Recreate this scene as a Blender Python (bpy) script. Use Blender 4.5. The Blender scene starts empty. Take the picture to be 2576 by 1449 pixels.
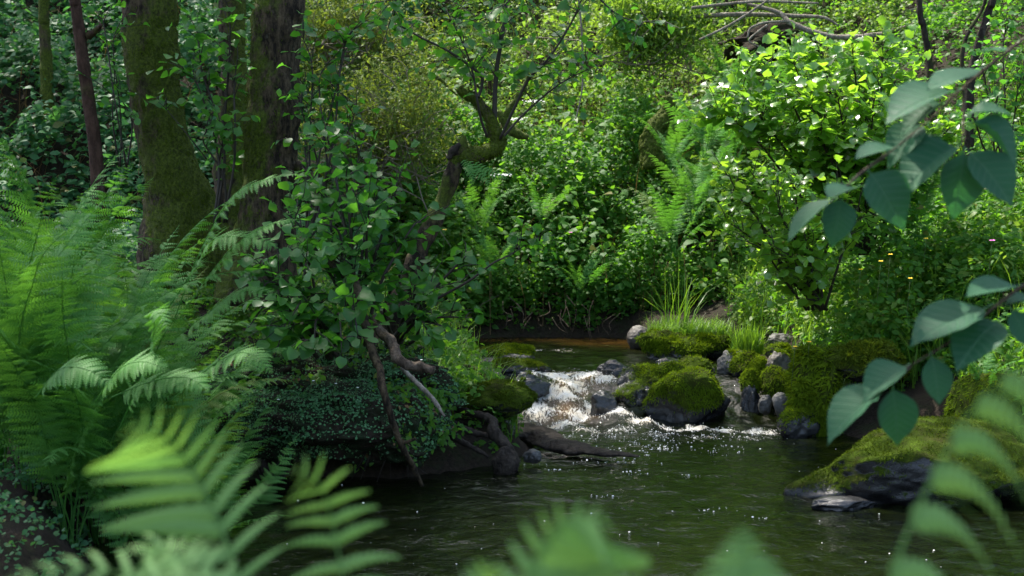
import bpy, bmesh, math, random
import numpy as np
from mathutils import Vector, Matrix, Quaternion

rng = np.random.default_rng(7)
random.seed(7)
R = math.radians
S = bpy.context.scene
COL = S.collection

# ---------------------------------------------------------------- camera
CAM_Z, PITCH, FPX = 1.5, R(3.5), 3578.0       # 50 mm lens, measured on a 2576 px wide print
cam = bpy.data.cameras.new('camera')
cam.lens, cam.sensor_width = 50, 36
cam.clip_end, cam.clip_start = 300, 0.05
cam.dof.use_dof = True
cam.dof.focus_distance = 9.0
cam.dof.aperture_fstop = 4.6
camo = bpy.data.objects.new('camera', cam); COL.objects.link(camo)
camo.location = (0, 0, CAM_Z); camo.rotation_euler = (R(90) - PITCH, 0, 0)
S.camera = camo

# ---------------------------------------------------------------- sky, sun, exposure
SUN = Vector((-0.30, 0.34, 0.89)).normalized()
w = bpy.data.worlds.new('World'); S.world = w; w.use_nodes = True
nt = w.node_tree; bg = nt.nodes['Background']
sky = nt.nodes.new('ShaderNodeTexSky'); sky.sky_type = 'NISHITA'; sky.sun_disc = False
sky.sun_elevation = math.asin(SUN.z); sky.sun_rotation = math.atan2(SUN.x, SUN.y)
sky.dust_density = 3.0; sky.ozone_density = 0.4
nt.links.new(sky.outputs[0], bg.inputs[0]); bg.inputs[1].default_value = 0.15
sl = bpy.data.lights.new('sun', 'SUN'); sl.energy = 3.1; sl.angle = R(0.5); sl.color = (1, .95, .86)
so = bpy.data.objects.new('sun', sl); COL.objects.link(so)
so.rotation_euler = SUN.to_track_quat('Z', 'Y').to_euler()
S.view_settings.view_transform = 'Standard'; S.view_settings.look = 'None'
S.view_settings.gamma = 1; S.view_settings.use_curve_mapping = False
S.view_settings.exposure = 1.78
S.render.engine = 'CYCLES'
cy = S.cycles
cy.max_bounces = 7; cy.diffuse_bounces = 4; cy.glossy_bounces = 3; cy.transmission_bounces = 5
cy.transparent_max_bounces = 4; cy.use_denoising = True; cy.sample_clamp_indirect = 4
cy.caustics_reflective = False; cy.caustics_refractive = False
try: cy.denoiser = 'OPENIMAGEDENOISE'; cy.denoising_input_passes = 'RGB_ALBEDO_NORMAL'
except Exception: pass

def P(u, v, Y):
    """a point at distance Y (metres ahead) seen at u, v of the 2576 px print"""
    x, z = (u - 1288) / FPX, -(v - 724.5) / FPX
    c, s = math.cos(PITCH), math.sin(PITCH)
    d = np.array([x, c + z * s, -s + z * c])
    return np.array([0, 0, CAM_Z]) + d * (Y / d[1])
def W(u, v, z0):
    x, z = (u - 1288) / FPX, -(v - 724.5) / FPX
    c, s = math.cos(PITCH), math.sin(PITCH)
    d = np.array([x, c + z * s, -s + z * c])
    return np.array([0, 0, CAM_Z]) + d * ((z0 - CAM_Z) / d[2])

# ---------------------------------------------------------------- numeric helpers
def _h(ix, iy, iz, seed):
    n = (ix.astype(np.int64) * 374761393 + iy.astype(np.int64) * 668265263 + iz.astype(np.int64) * 2147483647 + seed * 974711) & 0xffffffff
    n = ((n ^ (n >> 13)) * 1274126177) & 0xffffffff
    n = ((n ^ (n >> 16)) * 2246822519) & 0xffffffff
    return ((n ^ (n >> 15)) & 0xffff) / 65535.0
def vnoise(p, seed=0):
    p = np.asarray(p, float); i = np.floor(p).astype(np.int64); f = p - i; f = f * f * (3 - 2 * f)
    o = 0
    for a in (0, 1):
        for b in (0, 1):
            for c in (0, 1):
                o = o + _h(i[..., 0] + a, i[..., 1] + b, i[..., 2] + c, seed) * \
                    (f[..., 0] if a else 1 - f[..., 0]) * (f[..., 1] if b else 1 - f[..., 1]) * (f[..., 2] if c else 1 - f[..., 2])
    return o * 2 - 1
def fbm(p, oct=4, seed=0):
    p = np.asarray(p, float); s, a = 0, 1.0
    for k in range(oct):
        s = s + a * vnoise(p * 2 ** k, seed + k * 17); a *= .5
    return s
def xy(x, y, s=1.0, z=0.0):
    x = np.asarray(x, float); return np.stack([x * s, np.asarray(y, float) * s, np.full_like(x, z)], -1)
def sm(e0, e1, x):
    t = np.clip((x - e0) / (e1 - e0), 0, 1); return t * t * (3 - 2 * t)
def unit(a):
    a = np.asarray(a, float); return a / np.maximum(np.linalg.norm(a, axis=-1, keepdims=True), 1e-9)
def spline(pts, n):
    p = np.asarray(pts, float); m = len(p)
    if m == 2:
        t = np.linspace(0, 1, n)[:, None]; return p[0] * (1 - t) + p[1] * t
    q = np.vstack([2 * p[0] - p[1], p, 2 * p[-1] - p[-2]])
    t = np.linspace(0, m - 1 - 1e-6, n); i = t.astype(int); f = (t - i)[:, None]
    a, b, c, d = q[i], q[i + 1], q[i + 2], q[i + 3]
    return .5 * (2 * b + (c - a) * f + (2 * a - 5 * b + 4 * c - d) * f ** 2 + (3 * b - a - 3 * c + d) * f ** 3)
def tube(pts, rad, seg=8, n=None, cap=True, rough=0, seed=0):
    """(verts, quads) of a tapered tube along a smooth curve"""
    n = n or max(4, len(pts) * 4)
    c = spline(pts, n)
    r = np.interp(np.linspace(0, 1, n), np.linspace(0, 1, len(rad)), rad)
    T = unit(np.gradient(c, axis=0))
    N = np.zeros_like(c); a = np.array([1., 0, 0]) if abs(T[0, 0]) < .8 else np.array([0, 1., 0])
    N[0] = unit(a - T[0] * a.dot(T[0]))
    for k in range(1, n): N[k] = unit(N[k - 1] - T[k] * N[k - 1].dot(T[k]))
    B = np.cross(T, N)
    th = np.linspace(0, 2 * np.pi, seg, endpoint=False)
    rr = np.repeat(r[:, None], seg, 1)
    dirs = N[:, None] * np.cos(th)[None, :, None] + B[:, None] * np.sin(th)[None, :, None]
    V = c[:, None] + dirs * rr[..., None]
    if rough:
        V = V + dirs * (rr * rough * fbm(V / max(r.max(), .02) * .9, 4, seed))[..., None]
    V = V.reshape(-1, 3)
    k = np.arange(n - 1)[:, None] * seg; j = np.arange(seg)[None]; j2 = (j + 1) % seg
    F = np.stack([k + j, k + j2, k + seg + j2, k + seg + j], -1).reshape(-1, 4)
    if cap:
        V = np.vstack([V, c[0], c[-1]]); m = n * seg
        jj = np.arange(seg)
        e1 = np.stack([np.full(seg, m), (jj + 1) % seg, jj, np.full(seg, m)], -1)
        l = (n - 1) * seg
        e2 = np.stack([np.full(seg, m + 1), l + jj, l + (jj + 1) % seg, np.full(seg, m + 1)], -1)
        F = np.vstack([F, e1, e2])
    return V, F
def q2t(F):
    F = np.asarray(F)
    if F.shape[1] == 3: return F
    a, b = F[:, [0, 1, 2]], F[:, [0, 2, 3]]
    t = np.vstack([a, b])
    return t[(t[:, 0] != t[:, 1]) & (t[:, 1] != t[:, 2]) & (t[:, 0] != t[:, 2])]
def join(parts):
    V, F, o = [], [], 0
    for v, f in parts:
        V.append(v); F.append(q2t(f) + o); o += len(v)
    return np.vstack(V), np.vstack(F)
def scatter(pv, pf, pos, Rm, sc):
    """copies of a small prototype at pos with rotation matrices Rm (n,3,3) and sizes sc"""
    n, m = len(pos), len(pv)
    V = np.einsum('nij,mj->nmi', Rm, pv) * np.asarray(sc).reshape(n, 1, -1) + pos[:, None]
    F = (pf[None] + (np.arange(n) * m)[:, None, None]).reshape(-1, pf.shape[1])
    return V.reshape(-1, 3), F
def frames(xd, nd):
    """rotation matrices with local x along xd and local z near nd"""
    x = unit(xd); y = unit(np.cross(nd, x)); z = np.cross(x, y)
    return np.stack([x, y, z], -1)

# ---------------------------------------------------------------- object helpers
def mesh(name, V, F, mat=None, smooth=True, attrs=None):
    F = np.asarray(F); me = bpy.data.meshes.new(name)
    if F.shape[1] == 4 and np.any(F[:, 0] == F[:, 3]): F = q2t(F)
    nf, k = F.shape
    me.vertices.add(len(V)); me.vertices.foreach_set('co', np.asarray(V, np.float32).ravel())
    me.loops.add(nf * k); me.loops.foreach_set('vertex_index', F.astype(np.int32).ravel())
    me.polygons.add(nf); me.polygons.foreach_set('loop_start', (np.arange(nf) * k).astype(np.int32))
    me.polygons.foreach_set('use_smooth', np.full(nf, bool(smooth)))
    for a, d in (attrs or {}).items():
        me.attributes.new(a, 'FLOAT', 'POINT').data.foreach_set('value', np.asarray(d, np.float32))
    me.update(calc_edges=True)
    if mat: me.materials.append(mat)
    return me
def link(name, data, parent=None, label=None, cat=None, group=None, kind=None, loc=None):
    o = bpy.data.objects.new(name, data); COL.objects.link(o)
    if parent: o.parent = parent
    if loc is not None: o.location = loc
    if label: o['label'] = label
    if cat: o['category'] = cat
    if group: o['group'] = group
    if kind: o['kind'] = kind
    return o
def thing(name, loc, label, cat, group=None):
    return link(name, None, None, label, cat, group, None, [float(c) for c in loc])
def part(name, V, F, mat, root=None, kind=None, label=None, smooth=True, attrs=None):
    V = np.asarray(V, float)
    if root: V = V - np.array(root_world(root))
    return link(name, mesh(name, V, F, mat, smooth, attrs), root, kind=kind, label=label)
def root_world(o):
    p = Vector((0, 0, 0))
    while o: p = p + o.location; o = o.parent
    return p
def put(name, me, root, pos, Rm, sc):
    """a child that shares mesh data"""
    o = bpy.data.objects.new(name, me); COL.objects.link(o); o.parent = root
    base = np.array(root_world(root))
    m = Matrix(np.asarray(Rm).tolist()).to_4x4()
    o.matrix_basis = Matrix.Translation(Vector((np.asarray(pos) - base).tolist())) @ m @ Matrix.Scale(float(sc), 4)
    return o

# ---------------------------------------------------------------- materials
class NT:
    def __init__(s, name):
        s.m = bpy.data.materials.new(name); s.m.use_nodes = True; s.t = s.m.node_tree
        s.t.nodes.clear(); s.out = s.n('ShaderNodeOutputMaterial')
    def n(s, typ, ins=None, **kw):
        d = s.t.nodes.new(typ)
        for k, v in kw.items(): setattr(d, k, v)
        for k, v in (ins or {}).items():
            if isinstance(v, bpy.types.NodeSocket): s.t.links.new(v, d.inputs[k])
            else: d.inputs[k].default_value = v
        return d
    def mix(s, f, a, b):
        d = s.t.nodes.new('ShaderNodeMix'); d.data_type = 'RGBA'
        for i, v in ((0, f), (6, a), (7, b)):
            if isinstance(v, bpy.types.NodeSocket): s.t.links.new(v, d.inputs[i])
            else: d.inputs[i].default_value = v if i == 0 else (*v, 1) if len(v) == 3 else v
        return d.outputs[2]
    def noise(s, scale, detail=4, rough=.6, vec=None, dist=0):
        d = s.n('ShaderNodeTexNoise', {'Scale': scale, 'Detail': detail, 'Roughness': rough, 'Distortion': dist})
        s.t.links.new(vec if vec else s.pos(), d.inputs['Vector']); return d.outputs[0]
    def pos(s):
        if not hasattr(s, '_g'): s._g = s.n('ShaderNodeNewGeometry')
        return s._g.outputs['Position']
    def island(s): s.pos(); return s._g.outputs['Random Per Island']
    def back(s): s.pos(); return s._g.outputs['Backfacing']
    def ramp(s, f, a, b):
        d = s.n('ShaderNodeMapRange', {'Value': f, 'From Min': a, 'From Max': b}); return d.outputs[0]
    def attr(s, name): return s.n('ShaderNodeAttribute', attribute_name=name).outputs['Fac']
    def math(s, op, a, b=0.0):
        return s.n('ShaderNodeMath', {0: a, 1: b}, operation=op).outputs[0]
    def bump(s, h, strength=.5, dist=.02):
        return s.n('ShaderNodeBump', {'Height': h, 'Strength': strength, 'Distance': dist}).outputs[0]
    def done(s, sh): s.t.links.new(sh, s.out.inputs[0]); return s.m

def leaf_mat(name, c1, c2, trans, rough=.42, spec=.45, tfac=.4, under=1.5, rnd='island', old=0., pos=.35, psc=1.3):
    m = NT(name)
    r = m.island() if rnd == 'island' else m.n('ShaderNodeObjectInfo').outputs['Random']
    big = m.ramp(m.noise(psc, 2 if psc < 3 else 4), .36, .64)
    k = m.math('ADD', m.math('MULTIPLY', r, 1 - pos), m.math('MULTIPLY', big, pos))
    c = m.mix(k, c1, c2)
    if old: c = m.mix(m.math('MULTIPLY', m.ramp(m.math('FRACT', m.math('MULTIPLY', r, 17.3)), 1 - old, 1 - old * .6), .7), c, (.17, .13, .03))
    un = m.mix(.35, c, (c2[0] * under + .04 * (under - 1), c2[1] * under + .04 * (under - 1), c2[2] * under + .04 * (under - 1)))
    c = m.mix(m.back(), c, un)
    hs = m.n('ShaderNodeHueSaturation', {'Color': c, 'Value': m.ramp(m.noise(38, 2), -.1, 1.4), 'Saturation': 1.0})
    hs.inputs['Value'].default_value = 1
    bs = m.n('ShaderNodeBsdfPrincipled', {'Base Color': c, 'Roughness': rough, 'Specular IOR Level': spec})
    tc = m.mix(k, trans, (trans[0] * 1.5, trans[1] * 1.2, trans[2]))
    tr = m.n('ShaderNodeBsdfTranslucent', {'Color': tc})
    return m.done(m.n('ShaderNodeMixShader', {0: tfac, 1: bs.outputs[0], 2: tr.outputs[0]}).outputs[0])

M = {}
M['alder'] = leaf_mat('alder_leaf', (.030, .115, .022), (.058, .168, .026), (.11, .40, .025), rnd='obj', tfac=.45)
M['alder_sun'] = leaf_mat('sunlit_alder_leaf', (.050, .165, .016), (.115, .24, .022), (.27, .56, .035), rough=.30, spec=1.0, rnd='obj', tfac=.5)  # brighter copy of the alder leaf, sunlight put into its colour
def vein_leaf(name, a, b, trans, rough, spec):
    m = NT(name); oc = m.n('ShaderNodeTexCoord').outputs['Object']; sp = m.n('ShaderNodeSeparateXYZ', {0: oc})
    ay = m.math('ABSOLUTE', sp.outputs[1]); rib = m.ramp(ay, .022, .004)
    wv = m.math('SINE', m.math('MULTIPLY', m.math('SUBTRACT', sp.outputs[0], m.math('MULTIPLY', ay, .75)), 62.0))
    v = m.math('MAXIMUM', m.math('MULTIPLY', rib, .8), m.math('MULTIPLY', m.ramp(wv, .70, 1.0), .7))
    k = m.math('ADD', m.math('MULTIPLY', m.n('ShaderNodeObjectInfo').outputs['Random'], .6), m.math('MULTIPLY', m.noise(14, 4), .5))
    c = m.mix(k, a, b); c = m.mix(m.math('MULTIPLY', m.ramp(m.noise(45, 3, .7), .66, .74), .6), c, (.05, .045, .02))
    c = m.mix(v, c, (b[0] * 2.2 + .01, b[1] * 1.7, b[2] * 1.8))
    bs = m.n('ShaderNodeBsdfPrincipled', {'Base Color': c, 'Roughness': rough, 'Specular IOR Level': spec, 'Normal': m.bump(m.math('SUBTRACT', 1.0, v), .5, .004)})
    tr = m.n('ShaderNodeBsdfTranslucent', {'Color': m.mix(v, trans, (trans[0] * .4, trans[1] * .4, trans[2] * .4))})
    return m.done(m.n('ShaderNodeMixShader', {0: .35, 1: bs.outputs[0], 2: tr.outputs[0]}).outputs[0])
M['alder_dark'] = vein_leaf('near_alder_leaf', (.018, .078, .038), (.030, .108, .050), (.05, .21, .04), .55, .2)
M['bramble'] = leaf_mat('bramble_leaf', (.026, .105, .044), (.060, .175, .058), (.08, .28, .05), rough=.5, spec=.28, old=.05)
M['herb'] = leaf_mat('herb_leaf', (.030, .110, .016), (.075, .180, .022), (.14, .38, .02), rough=.55, spec=.22, tfac=.48, old=.04)
M['meadow'] = leaf_mat('meadow_leaf', (.075, .165, .020), (.155, .225, .036), (.22, .42, .035), rough=.5, spec=.3, tfac=.45)
M['olive'] = leaf_mat('olive_leaf', (.065, .12, .018), (.135, .185, .032), (.20, .30, .03), rough=.55, spec=.2)
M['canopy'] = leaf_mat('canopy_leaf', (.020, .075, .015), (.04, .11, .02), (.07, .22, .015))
M['fern'] = leaf_mat('fern_frond', (.040, .150, .030), (.080, .22, .040), (.12, .36, .03), rough=.55, spec=.25, rnd='obj', old=.10)
M['fern_near'] = leaf_mat('near_fern', (.11, .235, .06), (.145, .275, .08), (.17, .40, .06), rough=.6, spec=.25, rnd='obj')
M['grass'] = leaf_mat('grass_blade', (.05, .15, .012), (.11, .23, .02), (.17, .36, .02), tfac=.45)
M['liverwort'] = leaf_mat('liverwort', (.032, .115, .042), (.070, .195, .070), (.08, .25, .05), rough=.5, tfac=.2)
M['moss'] = leaf_mat('moss_strand', (.026, .046, .005), (.105, .170, .008), (.16, .27, .008), rough=.9, spec=.03, tfac=.3, under=1.0, pos=.7, psc=7.)
M['moss_dark'] = leaf_mat('dark_moss_strand', (.018, .028, .004), (.070, .108, .008), (.09, .15, .008), rough=.9, spec=.03, tfac=.25, under=1.0, pos=.7, psc=7.)
M['moss_mix'] = leaf_mat('patchy_moss_strand', (.030, .040, .006), (.115, .155, .010), (.14, .20, .008), rough=.9, spec=.03, tfac=.3, under=1.0, pos=.7, psc=7.)
M['dry'] = leaf_mat('dry_leaf', (.10, .06, .025), (.20, .13, .06), (.12, .08, .03), rough=.7, spec=.2, tfac=.25)

def rock_mat(name, a, b, rough, spec=.5):
    m = NT(name)
    n1, n2 = m.noise(7, 6, .65), m.noise(45, 4, .6)
    c = m.mix(m.ramp(n1, .35, .68), a, b)
    c = m.mix(m.math('MULTIPLY', m.ramp(n2, .55, .75), .4), c, (b[0] * 1.6, b[1] * 1.6, b[2] * 1.55))
    mo = m.attr('moss'); mm = m.ramp(m.math('ADD', mo, m.math('MULTIPLY', m.math('SUBTRACT', n2, .5), .9)), .3, .6)
    mc = m.mix(m.ramp(m.noise(16, 4), .3, .7), (.022, .040, .004), (.072, .122, .008))
    mc = m.mix(m.ramp(m.noise(120, 2), .3, .75), mc, (.025, .032, .006))
    mc = m.mix(m.math('MULTIPLY', m.ramp(m.noise(5, 4, .7), .48, .66), .8), mc, (.032, .030, .010))
    c = m.mix(mm, c, mc)
    r = m.n('ShaderNodeMix', {0: mm, 2: rough, 3: .9}).outputs[0]
    h = m.math('ADD', m.math('MULTIPLY', n1, .5), m.math('MULTIPLY', m.noise(150, 3), m.ramp(mm, -.5, 1)))
    sp = m.n('ShaderNodeMix', {0: mm, 2: spec, 3: .04}).outputs[0]
    bs = m.n('ShaderNodeBsdfPrincipled', {'Base Color': c, 'Roughness': r, 'Specular IOR Level': sp, 'Normal': m.bump(h, .6, .02)})
    return m.done(bs.outputs[0])
M['rock'] = rock_mat('grey_stone', (.030, .029, .027), (.105, .102, .094), .5)
M['rock_brown'] = rock_mat('brown_stone', (.042, .036, .030), (.115, .102, .088), .6)
M['rock_wet'] = rock_mat('wet_stone', (.009, .009, .010), (.032, .032, .031), .22, .5)

def bark_mat(name, a, b, moss_c, rough=.85):
    m = NT(name)
    tc = m.n('ShaderNodeMapping', {'Vector': m.pos(), 'Scale': (1, 1, .35)}).outputs[0]
    n1 = m.noise(28, 6, .7, tc); n2 = m.noise(9, 4); n3 = m.noise(55, 4, .7)
    c = m.mix(m.ramp(n1, .42, .62), a, b)
    c = m.mix(m.math('MULTIPLY', m.ramp(m.noise(14, 3), .62, .72), .35), c, (.17, .155, .12))
    mo = m.attr('moss')
    mm = m.ramp(m.math('ADD', mo, m.math('MULTIPLY', m.math('SUBTRACT', n2, .5), 1.3)), .32, .62)
    mc = m.mix(m.ramp(n3, .38, .62), (.022, .032, .004), (.092, .122, .012))
    mc = m.mix(m.math('MULTIPLY', m.ramp(n2, .4, .65), .5), mc, moss_c)
    c = m.mix(mm, c, mc)
    h = m.math('ADD', n1, m.math('MULTIPLY', n3, .5))
    return m.done(m.n('ShaderNodeBsdfPrincipled', {'Base Color': c, 'Roughness': rough, 'Specular IOR Level': .2, 'Normal': m.bump(h, .8, .03)}).outputs[0])
M['bark'] = bark_mat('mossy_bark', (.014, .010, .006), (.098, .070, .040), (.062, .085, .011))
M['bark_red'] = bark_mat('smooth_red_bark', (.035, .018, .011), (.075, .040, .026), (.04, .04, .012))
M['wood'] = bark_mat('dead_wood', (.050, .036, .024), (.14, .105, .075), (.05, .055, .012))
M['wood_pale'] = bark_mat('bleached_wood', (.14, .12, .095), (.30, .27, .22), (.10, .10, .03))
M['wood_dark'] = bark_mat('wet_wood', (.016, .012, .009), (.045, .036, .028), (.03, .035, .008))
def plain(name, c, rough=.6, spec=.3):
    m = NT(name); n = m.noise(60, 3)
    cc = m.mix(n, tuple(x * .7 for x in c), tuple(x * 1.3 for x in c))
    return m.done(m.n('ShaderNodeBsdfPrincipled', {'Base Color': cc, 'Roughness': rough, 'Specular IOR Level': spec}).outputs[0])
M['twig'] = plain('twig_bark', (.030, .024, .017))
M['twig_pale'] = plain('pale_twig', (.16, .13, .09))
M['stipe'] = plain('fern_stem', (.06, .09, .025))
M['petal'] = plain('white_petal', (.75, .75, .70))
M['petal_yellow'] = plain('yellow_petal', (.75, .48, .02))
M['petal_pink'] = plain('pink_petal', (.45, .12, .32))

def soil_mat(name='forest_soil', green=(.022, .038, .008), g0=.5, g1=.7):
    m = NT(name)
    n = m.noise(6, 6, .7); n2 = m.noise(50, 5, .7)
    c = m.mix(m.ramp(n2, .3, .7), (.010, .007, .004), (.040, .028, .018))
    c = m.mix(m.math('MULTIPLY', m.ramp(n, g0, g1), .7), c, green)
    return m.done(m.n('ShaderNodeBsdfPrincipled', {'Base Color': c, 'Roughness': .9, 'Specular IOR Level': .2, 'Normal': m.bump(n2, .8, .04)}).outputs[0])
M['soil'] = soil_mat()
M['bank_soil'] = soil_mat('mossy_bank_soil', (.018, .050, .016), .42, .58)

def water_mat():
    m = NT('stream_water')
    f, sh = m.attr('foam'), m.attr('shallow')
    p = m.pos()
    st = m.n('ShaderNodeMapping', {'Vector': p, 'Scale': (1, .28, .5), 'Rotation': (0, 0, R(-22))}).outputs[0]
    r1 = m.noise(8.5, 3, .5, dist=.6); r2 = m.noise(42, 3, .6, dist=.3); fs = m.noise(46, 5, .75, st, 1.2)
    h = m.math('ADD', m.math('MULTIPLY', r1, .7), m.math('MULTIPLY', r2, .28))
    fine = m.noise(170, 3, .7, dist=1)
    h2 = m.math('ADD', h, m.math('MULTIPLY', m.math('MULTIPLY', fs, f), .8))
    c = m.mix(sh, (.004, .006, .0015), (.10, .045, .010))
    wa = m.n('ShaderNodeBsdfPrincipled', {'Base Color': c, 'Roughness': .02, 'IOR': 1.33, 'Specular IOR Level': .5, 'Normal': m.bump(h2, .55, .04)})
    fm = m.ramp(m.math('ADD', f, m.math('MULTIPLY', m.math('SUBTRACT', fs, .5), 2.5)), .50, .80)
    fc = m.mix(m.ramp(fine, .3, .7), (.74, .72, .66), (.88, .88, .86))
    fc = m.mix(m.math('MULTIPLY', m.ramp(m.noise(7, 3), .42, .62), .75), fc, (.60, .50, .33))
    fo = m.n('ShaderNodeBsdfPrincipled', {'Base Color': fc, 'Roughness': .35, 'Specular IOR Level': .5, 'Normal': m.bump(m.math('ADD', fs, fine), .7, .02)})
    return m.done(m.n('ShaderNodeMixShader', {0: fm, 1: wa.outputs[0], 2: fo.outputs[0]}).outputs[0])
M['water'] = water_mat()
M['foam'] = plain('white_foam', (.80, .80, .78), .3, .5)

# ---------------------------------------------------------------- terrain
BANK = np.array([(-1.9, 2.2), (-1.75, 3.5), (-1.55, 4.6), (-1.62, 5.6), (-1.95, 6.6), (-1.75, 7.35), (-1.2, 7.62), (-.55, 7.62), (-.1, 8.0), (.1, 8.4),
                 (.05, 8.9), (0, 9.4), (-.25, 10.0), (-.45, 10.8), (-.5, 11.6), (-.55, 12.6), (-.35, 13.25), (.3, 13.4), (1.0, 13.3), (1.25, 12.7), (1.5, 12.2), (2.0, 11.7),
                 (2.05, 11.0), (2.0, 10.3), (1.95, 9.7), (2.15, 9.0), (2.6, 8.5), (2.75, 7.9), (2.7, 7.2), (2.65, 6.6), (2.75, 5.6), (2.9, 4.6), (2.8, 3.4), (2.4, 2.2)])
def sdist(x, y):
    x, y = np.asarray(x, float), np.asarray(y, float)
    d = np.full(x.shape, 1e9); ins = np.zeros(x.shape, bool)
    n = len(BANK)
    for i in range(n):
        a, b = BANK[i], BANK[(i + 1) % n]; e = b - a
        t = np.clip(((x - a[0]) * e[0] + (y - a[1]) * e[1]) / e.dot(e), 0, 1)
        d = np.minimum(d, np.hypot(x - a[0] - t * e[0], y - a[1] - t * e[1]))
        c = ((a[1] > y) != (b[1] > y)) & (x < (b[0] - a[0]) * (y - a[1]) / (b[1] - a[1] + 1e-12) + a[0])
        ins ^= c
    return np.where(ins, -d, d)
UP = .22
def level(y): return UP * sm(9.45, 10.3, np.asarray(y, float))
def ground(x, y):
    x, y = np.asarray(x, float), np.asarray(y, float)
    sd = sdist(x, y) + .05 * fbm(xy(x, y, 2.2), 3, 5)
    L = level(y)
    ins = L - .38 * sm(0, .5, -sd) - .02
    o = np.clip(sd, 0, None)
    z = L + .26 * sm(-.02, .28, o) + .22 * sm(.2, 1.6, o)
    y0 = 13.7 - 1.9 * sm(-.8, -3.2, x) - 2.2 * sm(2.4, 4.0, x)
    up = np.clip(y - y0, 0, None)
    z = z + .52 * up * sm(0, 1.2, up) + .28 * sm(0, .5, up)
    z = z + .32 * np.clip(x - 2.6, 0, 8) * sm(4.5, 8, y) + .10 * np.clip(-x - 2.4, 0, 10)
    z = z - 6 * sm(40, 60, y) * 0
    z = z + (.09 * fbm(xy(x, y, .9), 4, 9) + .25 * fbm(xy(x, y, .25), 2, 3) * sm(.5, 4, o)) * sm(0, .6, o)
    return np.where(sd < 0, ins, z)
def axis(parts):
    return np.concatenate([np.arange(a, b, s) for a, b, s in parts])
gx = axis([(-30, -8, 1.0), (-8, -3.5, .2), (-3.5, 4.2, .05), (4.2, 9, .2), (9, 31, 1.0)])
gy = axis([(-12, 2, .8), (2, 14.5, .05), (14.5, 22, .16), (22, 61, 1.0)])
X, Y = np.meshgrid(gx, gy)
Z = ground(X, Y)
def gridf(ny, nx):
    i = np.arange(ny - 1)[:, None] * nx + np.arange(nx - 1)[None]
    return np.stack([i, i + 1, i + nx + 1, i + nx], -1).reshape(-1, 4)
part('ground', np.stack([X, Y, Z], -1).reshape(-1, 3), gridf(*X.shape), M['soil'], kind='structure')['label'] = 'dark forest soil of the banks and the slope behind the stream'

# ---------------------------------------------------------------- water
wx = np.arange(-2.2, 3.1, .022); wy = np.arange(2.4, 13.7, .022)
X, Y = np.meshgrid(wx, wy)
def blobs(X, Y, L):
    o = np.zeros_like(X)
    for u, v, zz, r, s in L:
        c = W(u, v, zz); ry = r * 1.0
        o = np.maximum(o, s * np.exp(-((X - c[0]) / r) ** 2 - ((Y - c[1]) / ry) ** 2))
    return o
FO = [(1425, 955, .18, .10, .8), (1500, 960, .16, .12, .7), (1560, 945, .19, .10, .75), (1470, 975, .13, .14, .95), (1400, 985, .11, .16, 1.0), (1345, 990, .10, .13, .9), (1440, 1000, .09, .15, .95), (1540, 965, .14, .14, .8),
      (1375, 1015, .07, .15, 1.05), (1425, 1030, .04, .15, 1.05), (1500, 1045, .02, .13, .95), (1365, 1050, .02, .16, .8), (1410, 1075, 0, .15, .85), (1340, 1045, .02, .13, .95), (1460, 1060, .0, .14, .95), (1520, 985, .12, .12, .95), (1450, 950, .19, .10, .8), (1550, 1062, 0, .13, 1.0),
      (1330, 1010, .06, .1, .8), (1610, 1072, 0, .12, 1.0), (1680, 1074, 0, .12, 1.0), (1750, 1076, 0, .12, .95), (1820, 1082, 0, .12, .9), (1890, 1086, 0, .12, .85), (1940, 1090, 0, .1, .7), (1480, 1085, 0, .14, .62),
      (1560, 1085, 0, .14, .6), (1650, 1095, 0, .14, .55), (1760, 1100, 0, .15, .52), (1880, 1103, 0, .15, .5), (1440, 930, .21, .1, .45), (1380, 1100, 0, .14, .55),
      (1270, 873, .22, .10, .5), (1340, 880, .22, .16, .5), (1420, 882, .22, .18, .45), (1250, 930, .21, .1, .5), (1620, 930, .21, .1, .45)]
foam = blobs(X, Y, FO)
turb = np.clip(foam, 0, 1) * sm(8.2, 9.2, Y)
Zw = level(Y + .12 * fbm(xy(X, Y, 3), 2, 4))
Zw = Zw + .007 * fbm(xy(X + Y * .2, Y * 1.4, 3.4), 3, 21) + .0045 * fbm(xy(X, Y * 1.5, 11), 2, 22)
rap = sm(9.0, 9.5, Y) * sm(10.7, 10.2, Y)
Zw = Zw + rap * (.035 * fbm(xy(X, Y * .6, 5.5), 3, 23)) + turb * (.034 * np.abs(fbm(xy(X + .35 * Y, Y * .35, 9), 3, 24)) - .008 + .011 * np.abs(fbm(xy(X + .3 * Y, Y * .5, 26), 2, 25)))
Zw = Zw + .03 * np.exp(-((X - W(1440, 1048, 0)[0]) / .17) ** 2 - ((Y - W(1440, 1048, 0)[1]) / .10) ** 2)
shal = blobs(X, Y, [(1440, 1045, .04, .16, .85), (1480, 990, .1, .14, .8), (1430, 1000, .1, .12, .6), (1560, 858, .22, .35, .5), (1490, 862, .22, .3, .3), (1430, 955, .17, .12, .5), (1650, 870, .22, .3, .4)]) * .9
shal = np.maximum(shal, .22 * sm(12.6, 13.3, Y))
part('stream', np.stack([X, Y, Zw], -1).reshape(-1, 3), gridf(*X.shape), M['water'], kind='structure',
     attrs={'foam': np.clip(foam, 0, 1.1).ravel(), 'shallow': np.clip(shal, 0, 1).ravel()})['label'] = 'peat brown stream with a small white cascade and a dark green pool'
def wz(x, y):
    i = np.clip(((y - 2.4) / .022).astype(int), 0, len(wy) - 1); j = np.clip(((x + 2.2) / .022).astype(int), 0, len(wx) - 1)
    return Zw[i, j]
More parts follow.
